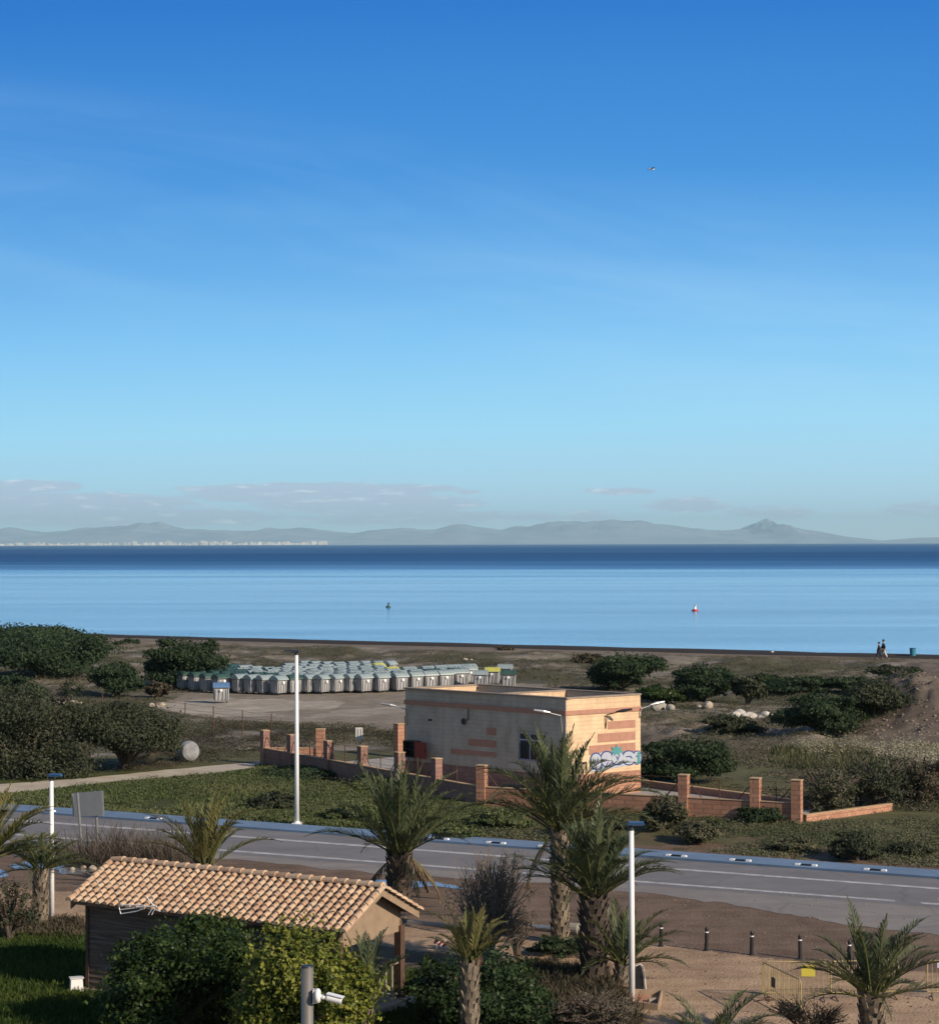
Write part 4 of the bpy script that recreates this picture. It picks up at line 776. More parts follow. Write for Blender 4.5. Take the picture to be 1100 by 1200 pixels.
    # bracket lamps on the walls
    def wlamp(base, arm, n_out, mt='steel', drop=.45):
        mb = MB(off=o); a = base; k = base+n_out*.12+Vector((0, 0, .35)); mb.path([a+n_out*.02-Vector((0, 0, drop)), a+n_out*.08, k, k+arm*.45+Vector((0, 0, .12))], .03, 6); l = mb.build('wall_lamp', M[mt], t)
        M_ = M['bwhite']; h = k+arm*.8+Vector((0, 0, .22)); d = (arm+Vector((0, 0, .18))).normalized(); mb = MB(off=o); mb.path([h-d*.42, h-d*.1, h+d*.38], [.025, .08, .05], 8); mb.build('lamp_head', M['steel'] if mt == 'steel' else M['dark'], l)
    s, z = wallhit(660, 847, P[0], P[1]); wlamp(P[0]+e1*min(s, LL-.15)+nL*.08+Vector((0, 0, z)), -(RVv := Vector((1, 0, 0)))*.95+nL*.25, nL)
    wlamp(P[0]+e1*.12+Vector((0, 0, 3.35)), Vector((-.95, .1, 0))+nL*.2, nL)
    s, z = wallhit(709, 846, P[1], P[2]); wlamp(P[1]+e2*s+Vector((0, 0, z)), Vector((.9, -.1, 0))+nR*.2, nR, 'rust', .3)
    wlamp(P[2]-e2*.05+Vector((0, 0, 3.7)), e2*.9+Vector((.3, 0, 0)), nR, 'steel', .1)
    # graffiti: a thin painted skin of rounded white letters with dark blue outline under a teal star shape
    gw, gb, gt, gp_ = simple('spray_white', (.4, .44, .5), .8, .12, 5), simple('spray_blue', (.03, .06, .22), .8, .1), simple('spray_teal', (.07, .27, .28), .8, .2), simple('spray_lilac', (.42, .4, .62), .8, .2)
    def gpt(px, py, out): s, z = wallhit(px, py, P[1], P[2]); return P[1]+e2*s+nR*out+Vector((0, 0, z))
    def gl(x, y): return 680+x/13.75, 860+y/13.75
    def poly(mb, pts, out, th=.003):
        a = [gpt(*gl(*p), out) for p in pts]; b = [q-nR*th for q in a]; n = len(a); f = [tuple(range(n)), tuple(range(2*n-1, n-1, -1))]+[(i, i+n, (i+1) % n+n, (i+1) % n) for i in range(n)]; mb.add(a+b, f)
    def blobp(cx, cy, rx, ry, k=16, sq=2.3): return [(cx+rx*abs(math.cos(a))**(2/sq)*math.copysign(1, math.cos(a)), cy+ry*abs(math.sin(a))**(2/sq)*math.copysign(1, math.sin(a))) for a in [2*math.pi*i/k for i in range(k)]]
    letters = [(245, 440, 88, 130), (415, 405, 92, 122), (590, 385, 100, 112), (770, 385, 98, 112), (905, 380, 66, 105)]
    mb = MB(off=o); poly(mb, [(150, 610), (170, 470), (200, 330), (330, 300), (500, 300), (700, 290), (860, 310), (955, 300), (955, 480), (700, 520), (480, 560), (330, 610)], .024); gr = mb.build('graffiti', gw, t)
    for i, (a, b, c, d) in enumerate(letters):
        mb = MB(off=o); poly(mb, blobp(a, b, c*1.12, d*1.1), .028+.001*i); mb.build('letter_outline', gb, gr)
        mb = MB(off=o); poly(mb, blobp(a, b, c*.93, d*.93), .034+.001*i); mb.build('letter_fill', gw, gr)
    for pts in ([(200, 430), (290, 410), (300, 470), (240, 490), (220, 460), (270, 450), (270, 435), (205, 450)], [(375, 430), (400, 480), (470, 470), (440, 440), (400, 430)], [(560, 360), (590, 430), (620, 360), (605, 350), (590, 395), (575, 350)], [(720, 360), (800, 350), (830, 390), (815, 400), (790, 370), (725, 378)], [(880, 350), (930, 350), (930, 365), (880, 368)], [(370, 350), (445, 345), (445, 358), (372, 364)]):
        mb = MB(off=o); poly(mb, pts, .043); mb.build('letter_mark', gb if pts[0][0] > 400 else gp_, gr)
    st = []; 
    for i in range(14): a = -math.pi/2+2*math.pi*i/14; rr = (120, 100) if i % 2 == 0 else (62, 50); st.append((575+rr[0]*math.cos(a), 270+rr[1]*math.sin(a)))
    mb = MB(off=o); poly(mb, st, .046); mb.build('star_mark', gt, gr)
    mb = MB(off=o); poly(mb, [(905, 300), (950, 290), (950, 480), (905, 485)], .0475); mb.build('teal_edge', gt, gr)
    return P, e1, e2, nL, nR, o
BP, BE1, BE2, BNL, BNR, BO = building()
# leaning drainpipe-like brace at the graffiti wall foot is left to the fence posts

# ================= walled yard
def wallrun(name, label, a, b, z, cols, mt, colmt=None, zc=1.82, cap=True, posts=None, colw=.42, z0=-.1):
    a = Vector((a.x, a.y, 0)); b = Vector((b.x, b.y, 0)); e = (b-a).normalized(); n = Vector((e.y, -e.x, 0)); Ln = (b-a).length; o = a.copy(); t = thing(name, o, label, 'brick wall', 'brick walls round the yard')
    prev = 0; cs = sorted(cols); segs = []
    for c in cs: segs.append((prev, c-colw/2)); prev = c+colw/2
    segs.append((prev, Ln)); mb = MB(off=o); mc = MB(off=o)
    for s0, s1 in segs:
        if s1-s0 > .05: mb.slab(a+e*s0, a+e*s1, .2, z0, z); mc.slab(a+e*s0, a+e*s1, .24, z+.002, z+.035)
    mb.build('wall_body', M[mt], t)
    if cap: mc.build('capping', M['plaster'], t)
    for c in cs:
        q = a+e*c; mb = MB(off=o); mb.box((q.x, q.y, (zc+z0)/2), (colw, colw*.9, zc-z0), math.atan2(e.y, e.x)); cl = mb.build('column', M[colmt or mt], t); mb = MB(off=o); mb.box((q.x, q.y, zc+.02), (colw+.04, colw*.9+.04, .04), math.atan2(e.y, e.x)); mb.build('column_cap', M['plaster'], cl)
    if posts:
        for c in posts:
            q = a+e*c; mb = MB(off=o); mb.path([q+Vector((0, 0, z)), q+Vector((0, 0, 1.75))], .025, 6); mb.build('fence_post', M['rust'], t)
        for c, sg in [(c, sg) for c in cs[:-1] for sg in (1,)]+[(c, -1) for c in cs[1:]]:
            q = a+e*(c+sg*(colw/2+.05)); mb = MB(off=o); mb.path([q+Vector((0, 0, 1.5)), q+e*sg*.55+Vector((0, 0, z+.03))], .022, 5); mb.build('fence_brace', M['rust'], t)
        mb = MB(off=o)
        for zz in (1.1, 1.4, 1.72): mb.path([a+e*cs[0]+Vector((0, 0, zz)), a+e*cs[-1]+Vector((0, 0, zz))], .008, 3)
        mb.build('fence_wire', M['rust'], t)
    return e
F0 = G(309, 895); F1 = G(560, 943.5); F2 = G(936, 964.5); F3 = G(1043, 950)
def along(px, py, a, b): return wallhit(px, py, a, b)[0]
ln = (F1-F0).length; c1 = [.15]+[along(p, 900, F0, F1) for p in (342, 385, 424.5, 468, 511.5)]
wallrun('brick_wall', 'shaded brick wall of the yard running from the far left column to the lit corner column', F0, F1, .86, c1, 'brick_shade', posts=[(a+b)/2 for a, b in zip(c1, c1[1:]+[ln])])
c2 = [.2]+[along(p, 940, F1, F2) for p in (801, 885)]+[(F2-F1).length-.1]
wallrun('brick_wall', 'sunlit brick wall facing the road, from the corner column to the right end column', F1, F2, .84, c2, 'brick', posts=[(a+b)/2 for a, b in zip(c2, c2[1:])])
wallrun('low_brick_wall', 'knee-high brick wall going back from the right end column', F2+(F3-F2).normalized()*.35, F3, .3, [], 'brick')
Lc = Vector((-4.0, 115.4, 0)); ee = (Lc-F0).normalized(); w2 = G(379, 877, .86); w2.z = 0; s2 = (w2-F0).dot((w2-F0).normalized())
wallrun('brick_wall', 'sunlit brick wall at the far left end of the yard, ending in a tall orange column', F0+(w2-F0).normalized()*.35, w2, .86, [(w2-F0).length-.5], 'brick', zc=1.9, colw=.45)
def column(g, label):
    t = thing('gate_column', (g.x, g.y, 0), label, 'column'); mb = MB(); mb.box((0, 0, .9), (.45, .42, 1.9), .7); mb.build('column_body', M['brick'], t); mb = MB(); mb.box((0, 0, 1.87), (.5, .47, .04), .7); mb.build('cap', M['plaster'], t)
    mb = MB(); mb.path([(.35, .1, 0), (.35, .1, 2.3)], .04, 6); mb.build('gate_post', M['rust'], t); mb = MB(); mb.path([(.35, .1, 2.2), (1.0, -.15, .3)], .022, 5); mb.build('brace', M['rust'], t)
column(Lc, 'orange brick gate column alone left of the cream building')
cb = G(752, 914, .35); K = G(952, 939.5, .35); cb.z = K.z = 0
wallrun('low_brick_wall', 'ankle-high shaded brick wall behind the pale pavement right of the graffiti corner', cb, K, .33, [], 'brick_shade')
mb = MB(); pts = [F0, F1, F2, K, cb, BP[3], Lc, w2]; mb.add([(p.x, p.y, .025) for p in pts], [tuple(range(8))]); yf = mb.build('yard_pavement', simple('yard_concrete', (.33, .31, .28), .9, .2, .9)); tag(yf, kind='structure')
if yf.data.polygons[0].normal.z < 0: yf.data.polygons[0].flip()
# small sign on a post inside the yard
g = D(421, 880, 108); t = thing('yard_sign', (g.x, g.y, 0), 'small pale rectangular sign on a thin post inside the yard gate', 'sign'); mb = MB(); mb.path([(0, 0, 0), (0, 0, 2.0)], .025, 6); mb.build('post', M['steel'], t)
zs = D(421, 866, 108).z; mb = MB(); mb.box((0, -.04, zs+.3), (.38, .02, .62)); pn = mb.build('panel', M['bwhite'], t); mb = MB(); [mb.box((x, -.052, zs+.3), (.05, .004, .45)) for x in (-.08, .08)]; mb.build('marking', M['lightsteel'], pn)
# open red cabinet
s, z = wallhit(488, 880, BP[0], BP[1]); q = BP[0]+BE1*max(.5, s)+BNL*.35
t = thing('metal_cabinet', (q.x, q.y, 0), 'dark metal cabinet with its red door swung open against the shaded wall', 'cabinet'); Mx = Matrix.Rotation(math.atan2(BE1.y, BE1.x), 3, 'Z'); z1 = 2.15; z0_ = 1.35
mb = MB(); [mb.box(Mx @ Vector(c), sz, M=Mx) for c, sz in (((0, .2, 1.75), (.8, .03, .8)), ((-.4, 0, 1.75), (.03, .4, .8)), ((.4, 0, 1.75), (.03, .4, .8)), ((0, 0, 2.15), (.83, .42, .03)), ((0, 0, 1.35), (.83, .42, .03)), ((0, 0, 1.75), (.77, .36, .02)))]; mb.build('case', M['black'], t)
mb = MB(); mb.box(Mx @ Vector((.8, -.2, 1.75)), (.8, .03, .82), M=Mx); d_ = mb.build('door', M['red'], t); mb = MB(); mb.box(Mx @ Vector((1.1, -.23, 1.75)), (.03, .03, .14), M=Mx); mb.build('handle', M['dark'], d_)
for x, y in ((-.37, -.17), (.37, -.17), (-.37, .17), (.37, .17)): mb = MB(); mb.path([Mx @ Vector((x, y, 1.35)), Mx @ Vector((x*1.1, y*1.3, 0))], .02, 5); mb.build('leg', M['rust'], t)
# bits of blue-white rubbish right of the building corner
g = G(757, 916); t = thing('rubbish_bag', (g.x, g.y, 0), 'blue and white rubbish lying behind the low wall beside the graffiti', 'rubbish'); mb = MB(); mb.rock((0, .2, .25), .38, 3, .7); mb.build('blue_sack', M['blue'], t, True); mb = MB(); mb.rock((.35, .1, .2), .25, 5, .6); mb.build('white_sack', M['bwhite'], t, True)

# ================= waste containers
def make_bin():
    t = thing('waste_container', (0, 0, 0), '', 'waste container'); w, d = 1.2, .95; mb = MB()
    ring = lambda s, z, r=.06: [(x*w/2*s-(r if x > 0 else -r)*(1-k), y*d/2*s-(r if y > 0 else -r)*k, z) for x, y, k in ((-1, -1, 0), (-1, -1, 1), (1, -1, 1), (1, -1, 0), (1, 1, 0), (1, 1, 1), (-1, 1, 1), (-1, 1, 0))]
    rs = [ring(.84, .18), ring(.9, .3), ring(.97, 1.1), ring(1.02, 1.14), ring(1.02, 1.2)]; vs = sum(rs, []); fs = [tuple(range(7, -1, -1)), tuple(range(32, 40))]+[(k*8+i, k*8+(i+1) % 8, k*8+8+(i+1) % 8, k*8+8+i) for k in range(4) for i in range(8)]; mb.add(vs, fs)
    for x in (-.4, -.15, .15, .4):
        for y in (-1, 1): mb.box((x, y*(d/2*.93+.006), .68), (.05, .03, .78))
    for y in (-.22, .22):
        for x in (-1, 1): mb.box((x*(w/2*.93+.006), y, .68), (.03, .05, .78))
    b = mb.build('body', M['binbody'], t)
    # gabled lid with rounded shoulders
    mb = MB(); prof = [(-.54, 1.2), (-.5, 1.3), (-.3, 1.47), (-.1, 1.56), (.1, 1.56), (.3, 1.47), (.5, 1.3), (.54, 1.2)]; n = len(prof)
    mb.add([(x, y, z) for x in (-w/2*1.05, w/2*1.05) for y, z in prof], [tuple(range(n)), tuple(range(2*n-1, n-1, -1))]+[(i, i+n, (i+1) % n+n, (i+1) % n) for i in range(n)])
    for x in (-.35, 0, .35): mb.box((x, 0, 1.57), (.05, .9*.4, .03))
    lid = mb.build('lid', M['lidgrey'], t)
    mb = MB(); mb.path([(0, -.565, .95+.05), (0, -.545, .95+.05)], .11, 12); mb.build('sticker', M['sticker'], t)
    for x, y in ((-.42, -.3), (.42, -.3), (-.42, .3), (.42, .3)): mb = MB(); mb.path([(x-.03, y, .09), (x+.03, y, .09)], .09, 10); mb.build('wheel', M['bindark'], t)
    for x in (-1, 1): mb = MB(); mb.path([(x*(w/2+.02), -.25, 1.17), (x*(w/2+.1), -.25, 1.17), (x*(w/2+.1), .25, 1.17), (x*(w/2+.02), .25, 1.17)], .02, 5); mb.build('handle', M['bindark'], t)
    return t
def bins():
    proto = make_bin(); first = [True]; lids = {}
    for k in ('lidgreen', 'lidyellow', 'lidblue', 'lidgrey'):
        me = [c for c in proto.children if c.name.startswith('lid')][0].data.copy(); me.materials[0] = M[k]; lids[k] = me
    rr = random.Random(11)
    def put(x, y, yaw, lid, label, group):
        o = proto if first[0] else copy_tree(proto); first[0] = False; o.location = (x, y, .0); o.rotation_euler.z = yaw; o['label'] = label
        if group: o['group'] = group
        for c in o.children:
            if c.name.startswith('lid'): c.data = lids[lid]
    g = G(258.5, 824.5); put(g.x, g.y+.5, R(8), 'lidblue', 'grey waste container with a blue lid standing alone in front of the rows', None)
    GR = 'waste containers stored in rows in the dirt yard'; yaw0 = R(47)
    front = [(203, 807), (216, 808.6), (229.5, 810.2), (243.5, 811.8), (258, 812.8), (281, 813), (295, 813.6), (310, 814.2), (326, 815), (343, 814), (361, 813.4), (377, 813.6), (393, 813), (411, 812.4), (426, 812.6), (446, 812), (468, 811), (486, 810), (503, 809), (520, 808)]
    L1 = ['first from the left', 'second from the left', 'third from the left', 'fourth from the left', 'just behind the blue-lidded one', 'first right of the blue-lidded one', 'second right of the blue-lidded one', 'third right of the blue-lidded one', 'fourth right of the blue-lidded one', 'just left of the tall lamp post', 'first right of the tall lamp post', 'second right of the tall lamp post', 'third right of the tall lamp post', 'fourth right of the tall lamp post', 'fifth right of the tall lamp post', 'sixth right of the tall lamp post', 'seventh right of the tall lamp post', 'just left of the cream building roof', 'second over the cream roof', 'third over the cream roof']
    for i, (px, py) in enumerate(front):
        p = G(px, py); green = i < 5; yaw = yaw0+rr.uniform(-.13, .13)+(0 if i < 14 else -.35*(i-13)/5); lid = 'lidgreen' if green or i == 9 else 'lidgrey'
        put(p.x, p.y+.5, yaw, lid, f"grey container with {'green' if lid == 'lidgreen' else 'grey'} lid, front row, {L1[i]}", GR)
        rows = 8 if 4 < i < 13 else (6 if i <= 4 else 5)
        for j in range(1, rows):
            a = R(40)+.12; st = 1.75+.15*j; x = p.x+.45+math.cos(a)*j*.55+rr.uniform(-.1, .1)+(.5 if j % 2 else 0); y = p.y+.5+j*st*(.95 if i > 4 else .75)+rr.uniform(-.15, .15)
            hue = (i*1.0+j*1.6+rr.uniform(-1.5, 1.5)); lid = 'lidgreen' if hue < 8 else ('lidgreen' if rr.random() < .08 else 'lidgrey')
            lab = f"grey container with {'green' if lid == 'lidgreen' else 'grey'} lid packed in the rows behind the front one"; 
            if (i, j) in ((12, 6), (14, 4)): lid = 'lidyellow'; lab = 'container with a yellow lid in the back rows, ' + ('left one' if i == 12 else 'middle one')
            put(x, y, yaw+rr.uniform(-.22, .22), lid, lab, GR)
    for px, py, lid, lab in [(531, 805, 'lidgreen', 'green-lidded container peeping over the cream roof, left one'), (541, 804.5, 'lidgrey', 'grey-lidded container peeping over the cream roof, leftmost of the spaced ones'), (563, 808, 'lidgrey', 'low grey-lidded container in front of the yellow one over the roof'), (577, 804, 'lidyellow', 'container with yellow lid between two others above the cream roof'), (596, 808, 'lidgreen', 'container with dark green lid at the right end of the bins'), (541, 800, 'lidgrey', 'grey-lidded container behind the green one over the roof'), (592, 800, 'lidgrey', 'grey-lidded container behind the rightmost green one')]:
        p = G(px, py); put(p.x, p.y+.6, R(-4)+rr.uniform(-.08, .08), lid, lab, GR)
bins()

# ================= wire fence across the weeds
def wirefence():
    pts = [G(*p) for p in [(120, 838), (183, 846), (217, 851), (250, 856), (284, 861), (318, 866)]]; o = pts[0].copy(); t = thing('wire_fence', o, 'rusty wire fence on thin dark posts crossing the weeds left of the brick yard', 'fence')
    for p in pts: mb = MB(off=o); mb.path([p, p+Vector((.02, 0, 1.55))], .035, 6); mb.build('fence_post', M['rust'], t)
    mb = MB(off=o)
    for z in (.4, .8, 1.15, 1.5):
        for a, b in zip(pts, pts[1:]): mb.path([a+Vector((0, 0, z)), (a+b)/2+Vector((0, 0, z-.05)), b+Vector((0, 0, z))], .008, 3)
    tag(mb.build('fence_wire', M['rust'], t))
wirefence()
# stone barrel
g = G(220, 893); t = thing('concrete_drum', (g.x, g.y, 0), 'big pale round concrete drum with a dark band lying beside the olive tree', 'drum'); a = Vector((.45, -.85, 0)).normalized(); c = Vector((0, .3, .56)); mb = MB()
prof = [(-.5, .40), (-.42, .5), (-.2, .56), (.2, .57), (.42, .5), (.46, .45)]; mb.path([c+a*x for x, r in prof], [r for x, r in prof], 22); mb.build('drum_body', M['drumgrey'], t, True)
mb = MB(); mb.path([c+a*-.02, c+a*.16], .592, 22); mb.build('band', M['lightsteel'], t)
mb = MB(); mb.path([c+a*.455, c+a*.5], [.4, .3], 16); mb.build('end_face', M['drumgrey'], t)

# ================= rubble and boulders on the dunes
def rocks(name, label, cx, cy, items, mat, cat='rubble'):
    g = G(cx, cy); z = gz(g.x, g.y); t = thing(name, (g.x, g.y, z), label, cat)
    for i, (dx, dy, r, sq) in enumerate(items): mb = MB(); mb.rock((dx, dy, r*.35), r, i+int(cx), sq); mb.build('chunk', M[mat], t)
rocks('rubble_pile', 'long low strip of white broken rubble in front of the green hedge line', 888, 840, [(-2.0+.28*i+.2*math.sin(i*7.), .5*math.sin(i*3.7), .2+.32*abs(math.sin(i*2.3))*(1.3-.05*i), .95) for i in range(18)], 'whiterock')
rocks('boulder', 'rounded pale boulder below the round green bush', 829, 832, [(0, 0, .42, .9), (-.6, .1, .25, .7)], 'stone', 'boulder'); rocks('boulder', 'small grey boulder left of the pale one, near the roof corner', 785, 834, [(0, 0, .35, .8)], 'concrete', 'boulder')
rocks('boulder', 'low brown boulder just right of the building roof', 771, 833, [(0, 0, .65, .8)], 'concrete', 'boulder')
rocks('stone_heap', 'two white stones at the left edge of the bin yard', 182, 828, [(-.3, 0, .26, .8), (.5, .1, .3, .8), (.2, -.2, .18, .6)], 'stone', 'stones')
rocks('stone_heap', 'brown stones with one white piece on the small mound between the trees', 78, 827, [(-.2, 0, .3, .6), (.5, .2, .3, .7), (-.8, .3, .3, .6), (1.0, -.1, .22, .6)], 'stone', 'stones')
rocks('stone_heap', 'scattered pale stones at the base of the grey road sign', 116, 1019, [(-.6, .2, .13, .8), (-.2, -.1, .16, .8), (.2, .1, .12, .8), (.55, -.1, .2, .6), (.9, .05, .12, .7), (-.95, -.1, .12, .8)], 'stone', 'stones')
def moundstones():
    c, rx, ry, h = MOUND; mb = MB(); rr = random.Random(3)
    for i in range(900):
        x = c.x+rr.uniform(-1, .3)*rx; y = c.y+rr.uniform(-.3, .9)*ry; z = gz(x, y)
        if z < .25: continue
        mb.rock((x, y, z), rr.choice((.04, .05, .07, .09, .13)), i, .7, 1)
    tag(mb.build('mound_stones', simple('brown_clod', (.26, .2, .16), .95, .4, 2)), 'loose stones and clods covering the rubble mound at the right edge', 'stones', kind='stuff')
moundstones()

# ================= beach: walkers, bin, white things, buoys, gull
def skinned(name, verts, edges, rad, mat, parent, root=0, sub=1):
    me = bpy.data.meshes.new(name); me.from_pydata(verts, edges, []); me.materials.append(mat); o = bpy.data.objects.new(name, me); COL.objects.link(o); o.parent = parent
    md = o.modifiers.new('skin', 'SKIN'); md.use_smooth_shade = True
    lay = me.skin_vertices[0].data if me.skin_vertices else None
    if lay is None:
        bm = bmesh.new(); bm.from_mesh(me); bm.verts.layers.skin.verify(); bm.to_mesh(me); bm.free(); lay = me.skin_vertices[0].data
    for i, r in enumerate(rad): lay[i].radius = (r, r) if not hasattr(r, '__len__') else r; lay[i].use_root = (i == root)
    sb = o.modifiers.new('sub', 'SUBSURF'); sb.levels = sub; sb.render_levels = sub; return o
def walker(px, py, heading, label, top, pants, hair, stride=1, hscale=1.0):
    g = G(px, py); t = thing('person', (g.x, g.y, gz(g.x, g.y)), label, 'person', rz=heading); s = hscale; t.scale = (s, s, s)
    V = []; E = []; Rd = []
    def v(p, r, par=None):
        V.append(p); Rd.append(r)
        if par is not None: E.append((par, len(V)-1))
        return len(V)-1
    st = .3*stride     # walks along +x
    pel = v((0, 0, .95), (.15, .11)); ab = v((0, 0, 1.12), (.13, .1), pel); ch = v((.02, 0, 1.33), (.17, .11), ab); nk = v((.02, 0, 1.5), .055, ch); hd0 = v((.03, 0, 1.58), .075, nk); hd1 = v((.035, 0, 1.67), .095, hd0); hd2 = v((.03, 0, 1.74), .07, hd1)
    for sg in (-1, 1):
        hp = v((0, sg*.09, .9), .1, pel); kn = v((sg*st*.55+.05, sg*.1, .5), .065, hp); an = v((sg*st-.03, sg*.1, .1), .042, kn); v((sg*st+.1, sg*.11, .045), .035, an)
        sh = v((.02, sg*.19, 1.4), .06, ch); el = v((-sg*.1, sg*.25, 1.13), .045, sh); wr = v((-sg*.16+.08, sg*.24, .9), .028, el); pm = v((-sg*.17+.09, sg*.24, .83), (.038, .02), wr)
        for f in range(4): a = v((-sg*.17+.065+.018*f, sg*.24, .785), .009, pm); v((-sg*.17+.07+.018*f, sg*.235, .75-.006*(f in (1, 2))), .008, a)
        a = v((-sg*.17+.14, sg*.235, .83), .009, pm); v((-sg*.17+.15, sg*.23, .79), .008, a)
    skinned('body', V, E, Rd, M['skin'], t)
    # jacket and trousers follow the body a little proud of it
    def sub(ids, k): pass
    JV = [(0, 0, .92), (0, 0, 1.12), (.02, 0, 1.34), (.02, 0, 1.46)]; JE = [(0, 1), (1, 2), (2, 3)]; JR = [(.22, .19), (.21, .18), (.27, .2), .11]
    for sg in (-1, 1): b = len(JV); JV += [(.02, sg*.2, 1.4), (-sg*.1, sg*.26, 1.13), (-sg*.16+.08, sg*.25, .93)]; JR += [.12, .1, .075]; JE += [(2, b), (b, b+1), (b+1, b+2)]
    skinned('jacket', JV, JE, JR, M[top], t)
    TV = [(0, 0, .95)]; TE = []; TR = [(.21, .17)]
    for sg in (-1, 1): b = len(TV); TV += [(0, sg*.09, .87), (sg*st*.55+.05, sg*.1, .5), (sg*st-.03, sg*.1, .14)]; TR += [.17, .12, .095]; TE += [(0, b), (b, b+1), (b+1, b+2)]
    skinned('trousers', TV, TE, TR, M[pants], t)
    for sg in (-1, 1): mb = MB(); mb.ball((sg*st+.05, sg*.105, .05), (.15, .055, .055)); mb.build('shoe', M['bindark'], t, True)
    mb = MB(); mb.ball((.015, 0, 1.72), (.125, .12, .12)); mb.build('hair', M['hair'], t, True)
    for sg in (-1, 1): mb = MB(); mb.ball((.125, sg*.035, 1.68), .012, 1); mb.build('eye', M['hair'], t)
    mb = MB(); mb.ball((.135, 0, 1.655), (.022, .013, .022), 1); mb.build('nose', M['skin'], t); mb = MB(); mb.ball((.12, 0, 1.615), (.012, .028, .007), 1); mb.build('mouth', M['stripe'], t)
walker(1029.6, 772, R(165), 'person in dark reddish clothes walking left on the beach, left of the pair', 'cloth2', 'black' if 0 else 'navy', 'hair', 1, .96)
walker(1034.8, 771.6, R(172), 'person in dark blue jacket and pale trousers walking beside the other on the beach', 'navy', 'paleclo', 'hair', -1, 1.08)
g = G(1069, 771); t = thing('beach_bin', (g.x, g.y, gz(g.x, g.y)), 'blue round litter bin at the back of the beach, right of the walkers', 'litter bin'); mb = MB(); mb.path([(0, 0, .08), (0, 0, .12), (0, 0, .95), (0, 0, 1.0)], [.24, .3, .33, .35], 16); mb.build('drum', M['teal'], t); mb = MB(); mb.path([(0, 0, 0), (0, 0, .08)], .12, 8); mb.build('foot', M['concrete'], t); mb = MB(); mb.path([(0, 0, 1.0), (0, 0, 1.05)], [.37, .3], 16); mb.build('rim', M['blue'], t)
rocks('white_block', 'small white block lying on the beach left of the walkers', 905, 767, [(0, 0, .32, .9), (.3, .1, .2, .8)], 'whiterock', 'block'); rocks('white_block', 'tiny white block on the seaweed line above the round green bush', 775, 760, [(0, 0, .25, .8)], 'whiterock', 'block'); rocks('white_block', 'small white thing on the dunes beyond the bins', 545, 776, [(0, 0, .3, .5), (.6, 0, .2, .5)], 'whiterock', 'block')
def buoy(px, py, label, mt, k):
    d = ray(px, py); tt = (-.55-HC)/d[2]; x, y = d[0]*tt, d[1]*tt; t = thing('buoy', (x, y, -.55), label, 'buoy'); mb = MB()
    mb.path([(0, 0, -.3), (0, 0, 0), (0, 0, .25), (0, 0, .35)], [.35*k, .55*k, .55*k, .2*k], 16); mb.build('float', M[mt], t, True); mb = MB(); mb.path([(.0, 0, .3), (.05, 0, .8*k), (.05, 0, 1.05*k)], [.25*k, .12*k, .3*k], 10); mb.build('topmark', M['white' if mt == 'buoyred' else 'dark'], t)
M['buoydark'] = simple('dark_green_plastic', (.02, .08, .06), .5, .2)
buoy(455, 712, 'dark buoy floating on the calm water, left of the middle', 'buoydark', .9); buoy(814, 716, 'red and white buoy floating on the calm water at the right', 'buoyred', 1.1)
def gull():
    c = D(763, 198.5, 190); t = thing('gull', c, 'distant gull gliding high in the blue sky at the upper right', 'bird', rz=.4); mb = MB(); mb.path([(-.3, 0, 0), (-.2, 0, .01), (0, 0, .02), (.18, 0, .02), (.26, 0, .03), (.34, 0, .02)], [.02, .05, .075, .06, .05, .012], 8); mb.build('body', M['bwhite'], t, True)
    for s in (-1, 1):
        W = [(.1, 0, .04), (.12, .3, .16), (.02, .68, .1), (-.05, .66, .1), (-.04, .3, .15), (-.1, 0, .04)]; W = [(x, y*s, z) for x, y, z in W]; mb = MB(); mb.add(W+[(x, y, z-.015) for x, y, z in W], [tuple(range(6)), tuple(range(11, 5, -1))]+[(i, (i+1) % 6, (i+1) % 6+6, i+6) for i in range(6)]); mb.build('wing', M['lightsteel'], t)
    mb = MB(); mb.add([(-.25, -.03, 0), (-.25, .03, 0), (-.45, .09, 0), (-.45, -.09, 0), (-.35, 0, .015)], [(0, 1, 4), (1, 2, 4), (2, 3, 4), (3, 0, 4), (3, 2, 1, 0)]); mb.build('tail', M['bwhite'], t)
gull()

